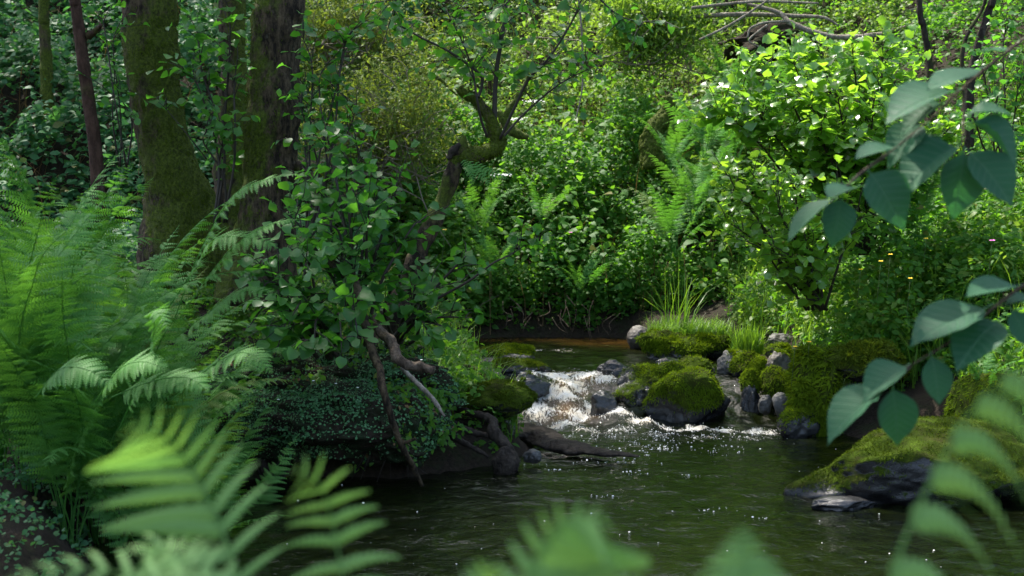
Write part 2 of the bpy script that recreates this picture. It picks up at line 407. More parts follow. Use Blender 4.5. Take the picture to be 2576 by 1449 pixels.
# floating bubbles: thousands of small white domes drifting off the cascade
cu, cv = rng.normal(1640, 190, 75), 1080 + np.abs(rng.exponential(38, 75))
u = np.concatenate([np.repeat(cu, 9) + rng.normal(0, 24, 675), rng.normal(1640, 200, 150), rng.uniform(700, 2400, 60)])
v = np.concatenate([np.repeat(cv, 9) + rng.normal(0, 2.2, 675), 1078 + np.abs(rng.exponential(24, 150)), rng.uniform(1150, 1440, 60)])
b = np.array([W(a, c, 0) for a, c in zip(u, v)])
b = b[sdist(b[:, 0], b[:, 1]) < -.02]
b[:, 2] = wz(b[:, 0], b[:, 1])
th = np.linspace(0, 2 * np.pi, 6, endpoint=False)
dome = np.vstack([np.c_[np.cos(th), np.sin(th), 0 * th], np.c_[.65 * np.cos(th), .65 * np.sin(th), .6 + 0 * th], [[0, 0, .85]]])
df = np.array([(i, (i + 1) % 6, 6 + (i + 1) % 6, 6 + i) for i in range(6)] + [(6 + i, 6 + (i + 1) % 6, 12, 12) for i in range(6)])
sc = np.clip(rng.lognormal(-5.9, .5, len(b)), .0014, .0065)
V, F = scatter(dome, q2t(df), b, np.tile(np.diag([1, 1, .6]), (len(b), 1, 1)), sc)
part('floating_foam', V, F, M['foam'], kind='stuff')['label'] = 'small white foam bubbles drifting across the dark pool'
# flying drops and curds over the white water
i = rng.choice(foam.size, 2200, p=(turb ** 5).ravel() / (turb ** 5).sum())
b = np.stack([X.ravel()[i], Y.ravel()[i], Zw.ravel()[i] + rng.exponential(.005, 2200)], 1) + rng.normal(0, .008, (2200, 3)) * [1, 1, .2]
V, F = scatter(dome, q2t(df), b, np.tile(np.eye(3), (len(b), 1, 1)), rng.uniform(.0012, .0034, len(b)))
part('cascade_foam', V, F, M['foam'], kind='stuff')['label'] = 'white broken water and drops of the small cascade'

# ---------------------------------------------------------------- rocks
_ico = {}
def ico(k):
    if k not in _ico:
        bm = bmesh.new(); bmesh.ops.create_icosphere(bm, subdivisions=k, radius=1)
        _ico[k] = (np.array([v.co[:] for v in bm.verts]), np.array([[v.index for v in f.verts] for f in bm.faces])); bm.free()
    return _ico[k]
def vnorm(V, F):
    n = np.cross(V[F[:, 1]] - V[F[:, 0]], V[F[:, 2]] - V[F[:, 0]]); o = np.zeros_like(V)
    for k in range(3): np.add.at(o, F[:, k], n)
    return unit(o)
def rock_shape(c, h, seed, cuts=9, lump=.16, sub=5, tilt=0, box=1.0):
    V, F = ico(sub); r = np.random.default_rng(seed)
    V = np.sign(V) * np.abs(V) ** box; V = V / np.linalg.norm(V, axis=1, keepdims=True) ** .35
    for _ in range(cuts):
        d = unit(r.normal(size=3) * [1, 1, .8]); k = r.uniform(.62, .9)
        e = V @ d - k; V = V - np.where(e > 0, e * .88, 0)[:, None] * d
    V = V * (1 + lump * fbm(V * 1.6 + seed, 3, seed) + .035 * fbm(V * 7 + seed, 3, seed + 1))[:, None]
    V = V / np.abs(V).max(0)
    V = V * h
    if tilt:
        ct, st = math.cos(tilt), math.sin(tilt); V = V @ np.array([[ct, 0, -st], [0, 1, 0], [st, 0, ct]]).T
    return V + c, F
def blades(V, F, wgt, n, ln, wd, r, hang=.7, out=.6):
    """moss strands over a surface, more where wgt is high"""
    F = q2t(F)
    a = np.cross(V[F[:, 1]] - V[F[:, 0]], V[F[:, 2]] - V[F[:, 0]]); ar = np.linalg.norm(a, axis=1)
    p = ar * wgt[F].mean(1); 
    if p.sum() <= 0: return None
    t = r.choice(len(F), n, p=p / p.sum()); N = unit(a[t])
    q = r.dirichlet((1, 1, 1), n); pos = (V[F[t]] * q[..., None]).sum(1)
    d = unit(N * out + np.array([0, 0, -1]) * hang * (1 - N[:, 2:3] * .7) + r.normal(0, .35, (n, 3)) + N * .1)
    pv = np.array([(0, -.5, 0), (0, .5, 0), (.55, .38, .0), (.55, -.38, 0), (1, 0, -.08)]) 
    pf = np.array([(0, 1, 2), (0, 2, 3), (3, 2, 4)])
    Rm = frames(d, unit(N + r.normal(0, .3, (n, 3))))
    s = r.uniform(.5, 1.2, n)
    return scatter(pv, pf, pos, Rm, np.stack([s * ln, s * ln, s * ln], 1) if False else s * ln) if wd is None else scatter(pv * [1, wd / ln, 1], pf, pos, Rm, s * ln)
def rock(label, u0, u1, v0, v1, Yd, mat='rock', moss=.5, seed=1, depth=.8, sink=.5, strands=None, sub=5, cuts=9, box=1.0, tilt=0, ml=.022, name='rock', extra=None, mossmat='moss', cat='rock', lump=.16, bare=.06):
    c = P((u0 + u1) / 2, v1, Yd); top = P((u0 + u1) / 2, v0, Yd)
    hx = (u1 - u0) / 2 / FPX * Yd; H = top[2] - c[2]
    hz = H * (1 + sink) / 2; cc = np.array([c[0], Yd + depth * hx * .5, top[2] - hz])
    V, F = rock_shape(cc, np.array([hx, hx * depth, hz]), seed, cuts, lump, sub, tilt, box)
    if extra:
        for e in extra:
            v2, f2 = rock_shape(np.array(e[0]), np.array(e[1]), e[2], cuts, lump, sub, e[3] if len(e) > 3 else 0); V, F = join([(V, F), (v2, f2)])
    N = vnorm(V, F)
    r = np.random.default_rng(seed + 50)
    ms = sm(-.15, .75, N[:, 2] * .8 + .55 * fbm(V * 5, 3, seed + 3) + (moss - .55) * 2.2) if moss > 0 else np.zeros(len(V))
    wl = level(V[:, 1]); ms = ms * sm(.01, bare + .02, V[:, 2] - wl + bare * .6 * vnoise(V * 7))
    root = thing(name, cc, label, cat)
    part('stone', V, F, M[mat], root, attrs={'moss': ms})
    if moss > 0:
        ar = hx * (H + hx * depth) * 4
        nb = strands if strands is not None else int(min(6500, 500 + 11000 * ar * moss))
        B = blades(V, F, ms ** 1.5 * (.12 + sm(-.25, .35, fbm(V * 7, 3, seed + 9))), nb, ml, ml * .28, r)
        if B is not None: part('moss', *B, M[mossmat], root, kind='stuff', smooth=False)
    return root

# name by look: boulder, rock, slab
rock('flat moss topped slab at the far left of the upper pool', 1180, 1358, 869, 907, 11.35, 'rock_brown', .75, 11, .7, name='slab', cuts=6, box=.75)
rock('low dark rock with a thin moss cap left of the cascade lip', 1215, 1390, 905, 948, 10.4, 'rock_wet', .5, 12, .7, strands=2600, mossmat='moss_dark')
rock('wet black square rock on the left side of the cascade', 1278, 1388, 934, 980, 9.92, 'rock_wet', .12, 13, .8, strands=250, box=.65, cuts=8)
rock('small wet grey rock beside the leafy left bank', 1192, 1275, 925, 970, 9.95, 'rock_wet', 0, 14, .9, cuts=8)
rock('glistening wet rock with water sheeting over it at the cascade lip', 1500, 1592, 906, 952, 10.45, 'rock_wet', 0, 15, .9, cuts=10)
rock('black rounded rock splashed by the foot of the cascade', 1478, 1560, 982, 1038, 9.65, 'rock_wet', 0, 16, .8, cuts=10)
cb = P(1700, 1055, 9.75)
rock('largest mossy boulder right of the white water with a hollow in its top', 1620, 1872, 930, 1056, 9.62, 'rock_wet', .66, 17, .6, strands=7500, sub=6, cuts=16, tilt=R(10), bare=.12, name='boulder', cat='boulder',
     extra=[(P(1655, 985, 10.05) + np.array([0, .1, 0]), (.30, .26, .22), 91, R(8)), (P(1745, 940, 10.15), (.16, .2, .13), 92), (P(1590, 1010, 9.95), (.15, .2, .14), 93, R(12))])
rock('small wet dark rock in the upper pool before the grassy islet', 1648, 1728, 900, 924, 10.9, 'rock_wet', 0, 18, .8, cuts=8)
rock('tiny grey stone behind the largest mossy boulder', 1764, 1800, 916, 938, 10.5, 'rock', 0, 19)
rock('smooth slanted grey rock with a mossy left shoulder', 1800, 1896, 878, 940, 10.45, 'rock', .22, 20, .8, strands=700, tilt=R(26), cuts=6)
rock('round mossy rock touching the slanted grey rock', 1838, 1925, 884, 948, 10.3, 'rock_wet', .8, 21, .9, strands=2600, cuts=5)
rock('narrow mossy rock between the round mossy rock and the pale brown one', 1882, 1944, 898, 950, 10.15, 'rock_wet', .75, 22, .9, strands=1600)
rock('pale grey brown rock at the edge of the right bank', 1925, 1998, 884, 942, 10.1, 'rock_brown', .22, 23, .9, strands=500)
rock('shaggy mossy rock under the pale grey brown rock', 1915, 2000, 918, 992, 9.85, 'rock_wet', .8, 24, .9, strands=2600, cuts=6)
rock('small shaggy mossy rock above the dark wet gap', 1864, 1918, 930, 985, 9.9, 'rock_wet', .7, 25, .9, strands=1500)
rock('black wet rock in the gap where a trickle falls', 1862, 1925, 965, 1055, 9.85, 'rock_wet', 0, 26, .8)
rock('smooth dark grey pebble low in the wet gap', 1908, 1946, 994, 1030, 9.6, 'rock', 0, 27, .9, cuts=2)
rock('smooth light grey egg shaped stone below the mossy block', 1940, 1996, 988, 1036, 9.5, 'rock', 0, 28, .8, cuts=2, tilt=R(14), lump=.06)
isl = rock('long grassy islet rock with shaggy mossy sides in the upper pool', 1584, 1850, 826, 908, 11.45, 'rock_wet', .85, 29, .7, strands=7000, sub=6, cuts=6, box=.9, name='boulder', cat='boulder', ml=.03, lump=.22)
rock('smooth grey rock leaning on the left end of the grassy islet', 1576, 1645, 818, 862, 12.2, 'rock_brown', 0, 30, .9, cuts=4, tilt=R(15), lump=.08)
rock('pale rock behind the grass of the islet', 1850, 1938, 812, 850, 12.3, 'rock_brown', .1, 31, .8, strands=200)
rock('brown upright rock topmost of the pile by the right bank', 1940, 1998, 797, 850, 11.9, 'rock_brown', 0, 32, .8, cuts=6)
rock('dark peaked stone under the brown upright rock', 1924, 2000, 840, 870, 11.2, 'rock', 0, 33, .8)
rock('flat mossy brown rock at the bottom of the pile by the right bank', 1924, 2006, 864, 896, 10.7, 'rock_brown', .45, 34, .8, strands=900)
rock('grey round stone at the right of the brown pile', 1985, 2030, 806, 850, 11.6, 'rock', 0, 35, .8, cuts=3)
# mossy block with the black recess under its right half
blk = rock('square block of the right bank hung with long yellow green moss', 1982, 2110, 872, 1092, 9.05, 'rock_wet', .95, 36, 1.3, strands=7000, sub=6, cuts=5, box=.55, name='boulder', cat='boulder', ml=.05)
rock('low mossy foot of the block where it meets the pool', 1957, 2072, 1030, 1092, 8.95, 'rock_wet', .6, 37, .7, strands=1500, cuts=5)
rock('dark overhanging ledge of the right bank above the black recess', 2060, 2330, 862, 965, 9.0, 'rock_wet', .85, 38, .8, strands=5000, box=.6, sub=6, name='boulder', cat='boulder', mossmat='moss_dark', ml=.035, sink=.0)
rock('black back wall inside the recess under the ledge', 2060, 2400, 930, 1090, 9.75, 'rock_wet', 0, 39, .5, box=.6, name='boulder', cat='boulder')
rock('large near boulder with a bright mossy left slope on the right of the pool', 1985, 2740, 1075, 1280, 7.0, 'rock_wet', .74, 40, .55, strands=11000, sub=6, cuts=7, name='boulder', cat='boulder', ml=.016, tilt=R(10), box=1.0, lump=.14, bare=.09, mossmat='moss_dark')
rock('bare grey ledge at the waterline of the large near boulder', 2035, 2215, 1252, 1284, 6.85, 'rock_wet', 0, 41, .5, cuts=7)
rock('plant covered boulder at the right edge behind the near boulder', 2385, 2620, 935, 1090, 7.9, 'rock_wet', .85, 42, .8, strands=5000, sub=6, name='boulder', cat='boulder', ml=.03)
rock('overhanging mossy boulder at the tip of the left bank', 1150, 1352, 962, 1076, 8.2, 'rock_wet', .80, 43, .7, strands=6000, sub=6, cuts=5, name='boulder', cat='boulder', sink=-.1, tilt=R(7), mossmat='moss_dark', ml=.016)
rock('dark support stone under the overhanging mossy boulder', 1170, 1310, 1040, 1125, 8.4, 'rock_wet', 0, 44, .8)
rock('small round grey stone in the pool beside the left bank', 1314, 1366, 1130, 1156, 8.0, 'rock', 0, 45, .8, cuts=3)
# flat dark log like slab sliding under the water
c = [P(1270, 1082, 8.75), P(1360, 1090, 8.6), P(1440, 1122, 8.42), P(1600, 1142, 8.28)]
t = thing('sunken_log', c[1], 'flat dark sunken log sliding into the pool from the left bank', 'log')
V, F = tube(c, [.10, .10, .06, .015], 24, 60, rough=.55, seed=4); V = (V - c[1]) * [1, 1.6, .42] + c[1] - [0, 0, .02]
part('wood', V, F, M['wood_dark'], t, attrs={'moss': np.zeros(len(V))})

# ---------------------------------------------------------------- left bank: overhanging mat of liverwort on a dark earth lip
def mound(c, h, seed, sub=6):
    V, F = ico(sub); V = V * (1 + .20 * fbm(V * 2.2 + seed, 4, seed) + .07 * fbm(V * 8, 3, seed))[:, None]
    V = V * h; V[:, 2] = np.where(V[:, 2] < 0, V[:, 2] * .75, V[:, 2]); return V + c, F
ML = [mound(np.array([-1.55, 7.85, .27]), (.50, .40, .20), 3), mound(np.array([-1.0, 7.80, .27]), (.55, .42, .24), 5), mound(np.array([-.66, 7.84, .24]), (.32, .40, .27), 6),
      mound(np.array([-1.05, 8.3, .42]), (.72, .6, .24), 8), mound(np.array([-.80, 8.25, .34]), (.32, .5, .22), 10)]
BV, BF = join(ML)
part('bank', BV, BF, M['bank_soil'], kind='structure')['label'] = 'overhanging earth lip of the left bank'
N = vnorm(BV, BF)
wgt = sm(-.8, -.1, N[:, 2]) * sm(.05, .16, BV[:, 2] + .07 * fbm(BV * 4, 3, 14)) * (.25 + sm(-.5, .2, fbm(BV * 3.5, 3, 8))) * sm(8.4, 8.0, BV[:, 1])
def on_surface(V, F, wgt, n, r):
    a = np.cross(V[F[:, 1]] - V[F[:, 0]], V[F[:, 2]] - V[F[:, 0]]); ar = np.linalg.norm(a, axis=1)
    p = ar * wgt[F].mean(1); t = r.choice(len(F), n, p=p / p.sum()); q = r.dirichlet((1, 1, 1), n)
    return (V[F[t]] * q[..., None]).sum(1), unit(a[t])
pos, nn = on_surface(BV, BF, wgt, 44000, rng)
th = np.linspace(0, 2 * np.pi, 5, endpoint=False)
disc = np.vstack([[(0, 0, 0)], np.c_[.5 + .5 * np.cos(th + np.pi), .5 * np.sin(th), .12 + .1 * np.cos(3 * th)]])
dfc = np.array([(0, 1 + i, 1 + (i + 1) % 5) for i in range(5)])
d = unit(rng.normal(0, .6, (44000, 3)) + np.array([.1, -.5, -.6]) + nn * .25)
V, F = scatter(disc, dfc, pos + nn * .008, frames(d, unit(nn + rng.normal(0, .35, nn.shape))), rng.uniform(.0055, .014, 44000) * (.7 + .6 * (fbm(pos * 5, 2, 4) > 0)))
part('liverwort_mat', V, F, M['liverwort'], kind='stuff')['label'] = 'scaly blue green liverwort mat hanging over the left bank'

# ---------------------------------------------------------------- stems and roots on the left bank
def woody(name, label, cat, paths, mat, seg=10, rough=.25, moss=0., partname='stem', group=None):
    root = thing(name, paths[0][0][0], label, cat, group)
    for k, (pts, rad) in enumerate(paths):
        V, F = tube(pts, rad, seg, max(12, len(pts) * 7), rough=rough, seed=k + len(label))
        part(partname, V, F, M[mat], root, attrs={'moss': np.full(len(V), moss)})
    return root
def pp(L): return [P(u, v, y) for u, v, y in L]
woody('dangling_stem', 'long brown dead stem hanging down the left bank into the pool', 'stem', [
    (pp([(760, 590, 8.1), (800, 645, 7.95), (862, 678, 7.8), (897, 720, 7.6), (912, 790, 7.45), (936, 880, 7.3), (955, 930, 7.2), (962, 975, 7.12), (985, 1055, 7.15), (1010, 1120, 7.2), (1040, 1175, 7.28), (1062, 1222, 7.35)]), [.022, .026, .025, .023, .020, .018, .016, .010]),
    (pp([(1005, 1112, 7.2), (1022, 1112, 7.18), (1045, 1104, 7.14)]), [.011, .010, .007])], 'bark', moss=.15)
_r = np.random.default_rng(77); _p = []
for _ in range(20):
    x = _r.uniform(-1.75, -.5); y = 7.5 + .12 * _r.random(); z = _r.uniform(.12, .26); d = _r.normal(0, .06, 2)
    _p.append(([np.array([x, y, z]), np.array([x + d[0] * .5, y - .03, z * .55]), np.array([x + d[0], y + d[1] * .4, -.01 + z * .25 * _r.random()])], [.005, .004, .002]))
woody('fine_roots', 'fine pale rootlets hanging from under the liverwort lip', 'roots', _p, 'wood_dark', seg=5, partname='root', rough=.1)
woody('broken_root', 'thick pale broken root curling out of the left bank', 'root', [
    (pp([(945, 800, 7.6), (958, 835, 7.45), (988, 862, 7.3), (998, 895, 7.22), (1020, 917, 7.2), (1052, 921, 7.2), (1092, 932, 7.18)]), [.024, .026, .028, .028, .027, .026, .022])], 'wood', rough=.3, moss=.05)
woody('slanting_root', 'thin grey root slanting down in front of the mossy left boulder', 'root', [
    (pp([(1010, 925, 7.5), (1055, 970, 7.4), (1092, 1008, 7.35), (1118, 1048, 7.3)]), [.012, .014, .013, .007])], 'wood_pale', moss=0.)
woody('undercut_roots', 'dark tangle of roots in the undercut of the left bank', 'roots', [
    (pp([(1150, 1030, 8.2), (1235, 1055, 8.0), (1240, 1085, 7.9), (1270, 1120, 7.85), (1300, 1165, 7.85)]), [.02, .026, .03, .034, .03]),
    (pp([(1120, 1050, 8.1), (1180, 1085, 7.95), (1250, 1100, 7.9)]), [.015, .018, .014]),
    (pp([(1090, 1080, 8.0), (1160, 1110, 7.85), (1230, 1150, 7.8)]), [.02, .018, .01]),
    (pp([(640, 1130, 7.7), (655, 1165, 7.6), (675, 1195, 7.6), (690, 1215, 7.6)]), [.02, .026, .024, .02]),
    (pp([(690, 1210, 7.55), (740, 1180, 7.6), (790, 1140, 7.7)]), [.012, .014, .012])], 'wood_dark', rough=.4, partname='root')
rock('lump of red brown rootlets at the waterline of the left bank', 1235, 1308, 1124, 1186, 7.75, 'wood_dark', 0, 46, .8, cuts=0, name='root_ball', cat='root ball')
woody('mossy_hoop_branch', 'mossy dark hooped branch over the rocks left of the cascade', 'branch', [
    (pp([(1165, 920, 8.9), (1200, 930, 8.85), (1222, 950, 8.8), (1230, 985, 8.75), (1222, 1020, 8.7)]), [.012, .02, .022, .026, .03])], 'bark', moss=.55)

# ---------------------------------------------------------------- tree trunks
crown_me = []
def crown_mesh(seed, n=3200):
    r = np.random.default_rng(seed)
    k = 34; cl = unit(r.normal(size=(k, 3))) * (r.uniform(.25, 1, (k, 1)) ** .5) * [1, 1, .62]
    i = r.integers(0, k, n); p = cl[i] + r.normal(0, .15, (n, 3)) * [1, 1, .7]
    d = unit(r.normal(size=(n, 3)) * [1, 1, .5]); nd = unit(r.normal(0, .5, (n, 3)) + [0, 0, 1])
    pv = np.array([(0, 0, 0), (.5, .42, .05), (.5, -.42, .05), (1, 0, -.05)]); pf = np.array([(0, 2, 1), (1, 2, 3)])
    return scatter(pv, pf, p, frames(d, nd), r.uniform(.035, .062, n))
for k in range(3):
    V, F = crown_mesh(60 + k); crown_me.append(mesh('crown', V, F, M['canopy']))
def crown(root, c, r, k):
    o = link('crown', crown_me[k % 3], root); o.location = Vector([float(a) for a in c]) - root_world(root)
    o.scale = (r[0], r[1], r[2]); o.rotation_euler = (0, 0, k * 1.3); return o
def trunk(name, label, pts, rad, mat, moss, strands, crowns=(), extra=(), rough=.16, seg=56, cat='tree', flare=None, ml=.022):
    root = thing(name, pts[0], label, cat)
    V, F = tube(pts, rad, seg, 150, rough=rough, seed=len(label)); V = V + vnorm(V, q2t(F)) * (.020 * np.abs(fbm(V * [22, 22, 7], 3, 7)))[:, None] * (rad[0] > .1)
    N = vnorm(V, F)
    ms = np.clip(moss(V, N) + .35 * fbm(V * 3.2, 4, 3), 0, 1)
    part('trunk', V, F, M[mat], root, attrs={'moss': ms})
    if strands:
        vis = sm(6.2, 4.5, V[:, 2])
        B = blades(V, F, ms ** 1.6 * vis, strands, ml, ml * .25, np.random.default_rng(5), hang=.9, out=.45); part('moss', *B, M['moss_dark'], root, kind='stuff', smooth=False)
    for q, rr in extra:
        V, F = tube(q, rr, 14, 26, rough=.2); part('branch', V, F, M[mat], root, attrs={'moss': np.full(len(V), .4)})
    for k, (c, r) in enumerate(crowns): crown(root, c, r, k + len(label))
    return root
tA = pp([(478, 700, 9.6), (452, 520, 9.55), (432, 440, 9.5), (405, 330, 9.5), (391, 210, 9.5), (378, 80, 9.5), (368, -60, 9.5)])
tA += [np.array([-2.75, 9.7, 4.6]), np.array([-3.4, 10.2, 7.0]), np.array([-4.2, 10.8, 9.5])]
trunk('tree', 'stout moss covered trunk leaning left at the upper left', tA, [.34, .24, .185, .172, .170, .168, .165, .15, .12, .06], 'bark',
      lambda V, N: .66 + .25 * N[:, 0] - .2 * sm(1.9, .9, V[:, 2]) * (N[:, 0] < 0), 14000,
      crowns=[((-4.6, 10.6, 8.2), (3.1, 3.0, 3.2)), ((-6.6, 8.6, 8.6), (2.9, 3.0, 3.0))],
      extra=[([tA[7], tA[7] + [.6, -.2, .9], tA[7] + [.9, -.3, 2.2]], [.09, .07, .03]), ([tA[8], tA[8] + [-1.2, -.9, .6], tA[8] + [-2.6, -1.8, 1.2]], [.09, .06, .03])], rough=.10)
tB = pp([(655, 760, 9.1), (662, 640, 9.1), (672, 540, 9.1), (680, 420, 9.1), (690, 250, 9.1), (697, 60, 9.1), (702, -80, 9.1)])
tB += [np.array([-1.6, 9.2, 5.0]), np.array([-2.0, 9.6, 7.5]), np.array([-2.9, 10.2, 10.5])]
trunk('tree', 'dark rough trunk with moss on its left edge beside the stream', tB, [.27, .215, .175, .158, .155, .15, .145, .14, .11, .05], 'bark',
      lambda V, N: .34 - .5 * N[:, 0], 7000,
      crowns=[((-3.6, 13.2, 9.6), (2.7, 2.8, 3.0)), ((-.3, 9.9, 7.8), (1.75, 1.5, .9))],  # second crown is unseen, added with its branch to shade the near boulder
      extra=[(pp([(742, 420, 9.1), (765, 428, 9.05), (785, 462, 9.0), (795, 520, 8.95)]), [.04, .04, .03, .02]), ([tB[7], tB[7] + [.5, .1, 1.2], tB[7] + [1.2, .1, 2.6]], [.07, .05, .02]), ([tB[8], tB[8] + [-.9, .8, .6], tB[8] + [-1.9, 1.5, 1.4]], [.08, .06, .03])], rough=.13)
tC = pp([(575, 620, 10.8), (580, 470, 10.8), (584, 300, 10.8), (586, 150, 10.8), (583, -40, 10.8)]) + [np.array([-2.2, 10.9, 5.4]), np.array([-2.6, 11.3, 8])]
trunk('tree', 'thin mossy trunk seen between the two stout trunks', tC, [.14, .11, .095, .09, .085, .07, .03], 'bark', lambda V, N: .5 + .2 * N[:, 0], 2600, crowns=[((-2.9, 11.5, 8.9), (1.5, 1.6, 1.6))], seg=32)
tD = pp([(252, 560, 9.0), (240, 377, 9.0), (227, 283, 9.0), (213, 183, 9.0), (200, 83, 9.0), (187, -10, 9.0), (176, -90, 9.0)]) + [np.array([-3.1, 9.1, 5.6]), np.array([-3.6, 9.4, 7.6])]
trunk('sapling', 'slim smooth red brown sapling trunk at the far left', tD, [.046, .042, .040, .039, .037, .034, .03, .025, .012], 'bark_red', lambda V, N: .12 + 0 * N[:, 0], 0,
      crowns=[((-3.9, 9.4, 8.0), (1.4, 1.4, 1.5))], extra=[(pp([(224, 90, 9.0), (240, 78, 8.95), (254, 62, 8.9)]), [.024, .018, .012])], rough=.06, seg=20)
tE = pp([(122, 330, 13.5), (116, 170, 13.5), (112, 60, 13.5), (108, -40, 13.5)]) + [np.array([-4.5, 13.7, 6.5]), np.array([-4.9, 14, 9])]
trunk('tree', 'thin yellow mossy pole far up the left slope', tE, [.06, .055, .05, .05, .04, .02], 'bark', lambda V, N: .8 + 0 * N[:, 0], 700, crowns=[((-5.6, 14.4, 9.6), (3.0, 3.0, 3.0))], seg=20)
tF = pp([(2345, 330, 13.0), (2338, 160, 13.0), (2322, 60, 13.0), (2308, -40, 13.0)]) + [np.array([3.4, 13.2, 6.6]), np.array([3.0, 13.6, 9])]
trunk('tree', 'thin dark crooked trunk behind the bright alder bush at upper right', tF, [.034, .03, .028, .026, .024, .02], 'wood_dark', lambda V, N: .1 + 0 * N[:, 0], 0, crowns=[((4.3, 14.2, 9.2), (2.0, 2.2, 2.0))], seg=14)
tG = pp([(2438, 420, 12.0), (2440, 215, 12.0), (2462, 110, 12.0), (2492, 10, 12.0), (2510, -60, 12.0)]) + [np.array([4.6, 12.3, 5.8]), np.array([5.0, 12.8, 9])]
trunk('tree', 'dark forked trunk under the top right corner', tG, [.040, .036, .032, .03, .03, .025, .02], 'wood_dark', lambda V, N: .1 + 0 * N[:, 0], 0, crowns=[((5.8, 12.8, 9.4), (2.4, 2.6, 2.4))],
      extra=[(pp([(2442, 210, 12.0), (2420, 160, 12.0), (2432, 90, 12.0), (2470, 25, 12.0), (2490, -40, 12.0)]), [.02, .018, .016, .014, .012])], seg=14)
# more unseen trees of the wood: their trunks stand up the slope and beside the camera, their crowns close over the left half
OT = [((-3.2, 3.9), 9.6, 2.5, 'unseen tree added on the near bank to shade the near ferns'),  # unseen crown added to keep direct sun off the near ferns
      
      ((-6.0, 23.5), 14, 3.2, 'tall tree high on the slope behind the olive thicket'), ((1.8, 31), 18.5, 3.8, 'tall tree high on the slope above the sunny clearing'), ((7.0, 23.), 14.5, 3.6, 'tall tree high on the slope above the fallen branches'),
      ((-8.5, 21), 14, 3.8, 'tall tree high on the left of the slope'), ((-6.5, 28), 18, 4, 'tree at the back of the wood on the left'), ((7.5, 29), 19, 4.2, 'tree at the back of the wood on the right'), ((9.5, 17), 12, 3.4, 'tree at the right end of the slope'), ((2.5, 33), 21, 4.5, 'tree at the top of the wooded slope')]
OT += [((1.6, 21.8), 11.5, 2.8, 'unseen tree added above the root plate to shade the upper right slope')]  # put in out of view to cast shade on the upper right slope
OT += [((x, y), h, 3.6, 'unseen low branched tree added to keep sky out of the pool reflections, ' + lab) for (x, y), h, lab in (((-9, 27.5), 12.5, 'far left behind the bramble slope'), ((-3.5, 29.5), 13.5, 'behind the olive thicket high up'), ((1.5, 30), 14, 'straight above the sunny clearing'), ((6.5, 29.5), 13.5, 'above the fallen branches'), ((11.5, 27), 12.5, 'far right behind the bright bush'), ((-1, 33), 17, 'second row above the clearing'), ((5, 34), 17.5, 'second row on the right'), ((-7, 33), 17, 'second row on the left'))]  # unseen row added so the water mirrors leaves instead of open sky
for k, ((x, y), h, r, lab) in enumerate(OT):
    z = float(ground(x, y)); p0 = np.array([x, y, z - .2])
    root = thing('tree', p0, lab, 'tree')
    V, F = tube([p0, p0 + [.1, .1, 2.5], p0 + [.2, 0, 5], p0 + [0, .2, h - z]], [.26, .2, .17, .05], 14, 24, rough=.12, seed=k); part('trunk', V, F, M['bark'], root, attrs={'moss': np.full(len(V), .4)})
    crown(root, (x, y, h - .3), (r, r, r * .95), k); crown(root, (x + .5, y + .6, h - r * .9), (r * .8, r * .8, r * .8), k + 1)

# ---------------------------------------------------------------- leaf prototypes
def leaf_proto(prof, fold=.12, droop=.2, petiole=.0, wob=0., seed=0):
    """prof: half widths at stations along a leaf of length 1"""
    n = len(prof); t = np.linspace(petiole, 1, n); r = np.random.default_rng(seed)
    z = -droop * (t - petiole) ** 2
    mid = np.c_[t, 0 * t, z]; L = np.c_[t - .02, prof, z + fold * np.array(prof) * 2 + wob * r.normal(size=n)]; Rr = np.c_[t - .02, -np.array(prof), z + fold * np.array(prof) * 2 + wob * r.normal(size=n)]
    V = np.vstack([mid, L, Rr]); F = []
    for i in range(n - 1):
        F += [(i, i + 1, n + i + 1), (i, n + i + 1, n + i), (i, 2 * n + i, 2 * n + i + 1), (i, 2 * n + i + 1, i + 1)]
    F = np.array(F)
    a = V[F]; ar = np.linalg.norm(np.cross(a[:, 1] - a[:, 0], a[:, 2] - a[:, 0]), axis=1)
    F = F[ar > 1e-7]
    if petiole:
        m = len(V); V = np.vstack([V, [(0, .012, .03), (0, -.012, .03), (petiole + .03, .012, .0), (petiole + .03, -.012, .0)]]); F = np.vstack([F, [(m, m + 1, m + 3), (m, m + 3, m + 2)]])
    return V, F
ROUND = [.0, .20, .33, .40, .42, .38, .28, .10]
OVATE = [.0, .24, .30, .26, .16, .0]
LANCE = [.0, .13, .17, .13, .07, .0]
ELLIP = [.0, .17, .27, .30, .27, .19, .10, .0]
def simple(w1, w2, x1=.33, x2=.68, dr=.2):
    return np.array([(0, 0, 0), (x1, w1, .07), (x1, -w1, .04), (x2, w2, .0), (x2, -w2, -.05), (1, 0, -dr)]), np.array([(0, 2, 1), (1, 2, 4), (1, 4, 3), (3, 4, 5)])
small = {'ovate': simple(.29, .22), 'lance': simple(.16, .12, dr=.32), 'round': simple(.36, .34), 'tiny': simple(.25, .16)}
alder_me = {}
for key, mt in (('alder', 'alder'), ('alder_sun', 'alder_sun'), ('alder_dark', 'alder_dark')):
    alder_me[key] = []
    for k in range(5):
        pr = np.array(ROUND) * (1 + .10 * np.random.default_rng(k).normal(size=8)) * (.92 + .05 * k)
        V, F = leaf_proto(pr, .06 + .05 * k, .08 + .09 * k, .20, .012, k) if key != 'alder_dark' else leaf_proto(np.array([.0, .10, .19, .255, .29, .302, .297, .272, .228, .16, .07, .0]) * (.92 + .05 * k), .10 + .06 * k, .10 + .12 * k, .12, .010, k)
        alder_me[key].append(mesh('leaf', V, F, M[mt]))

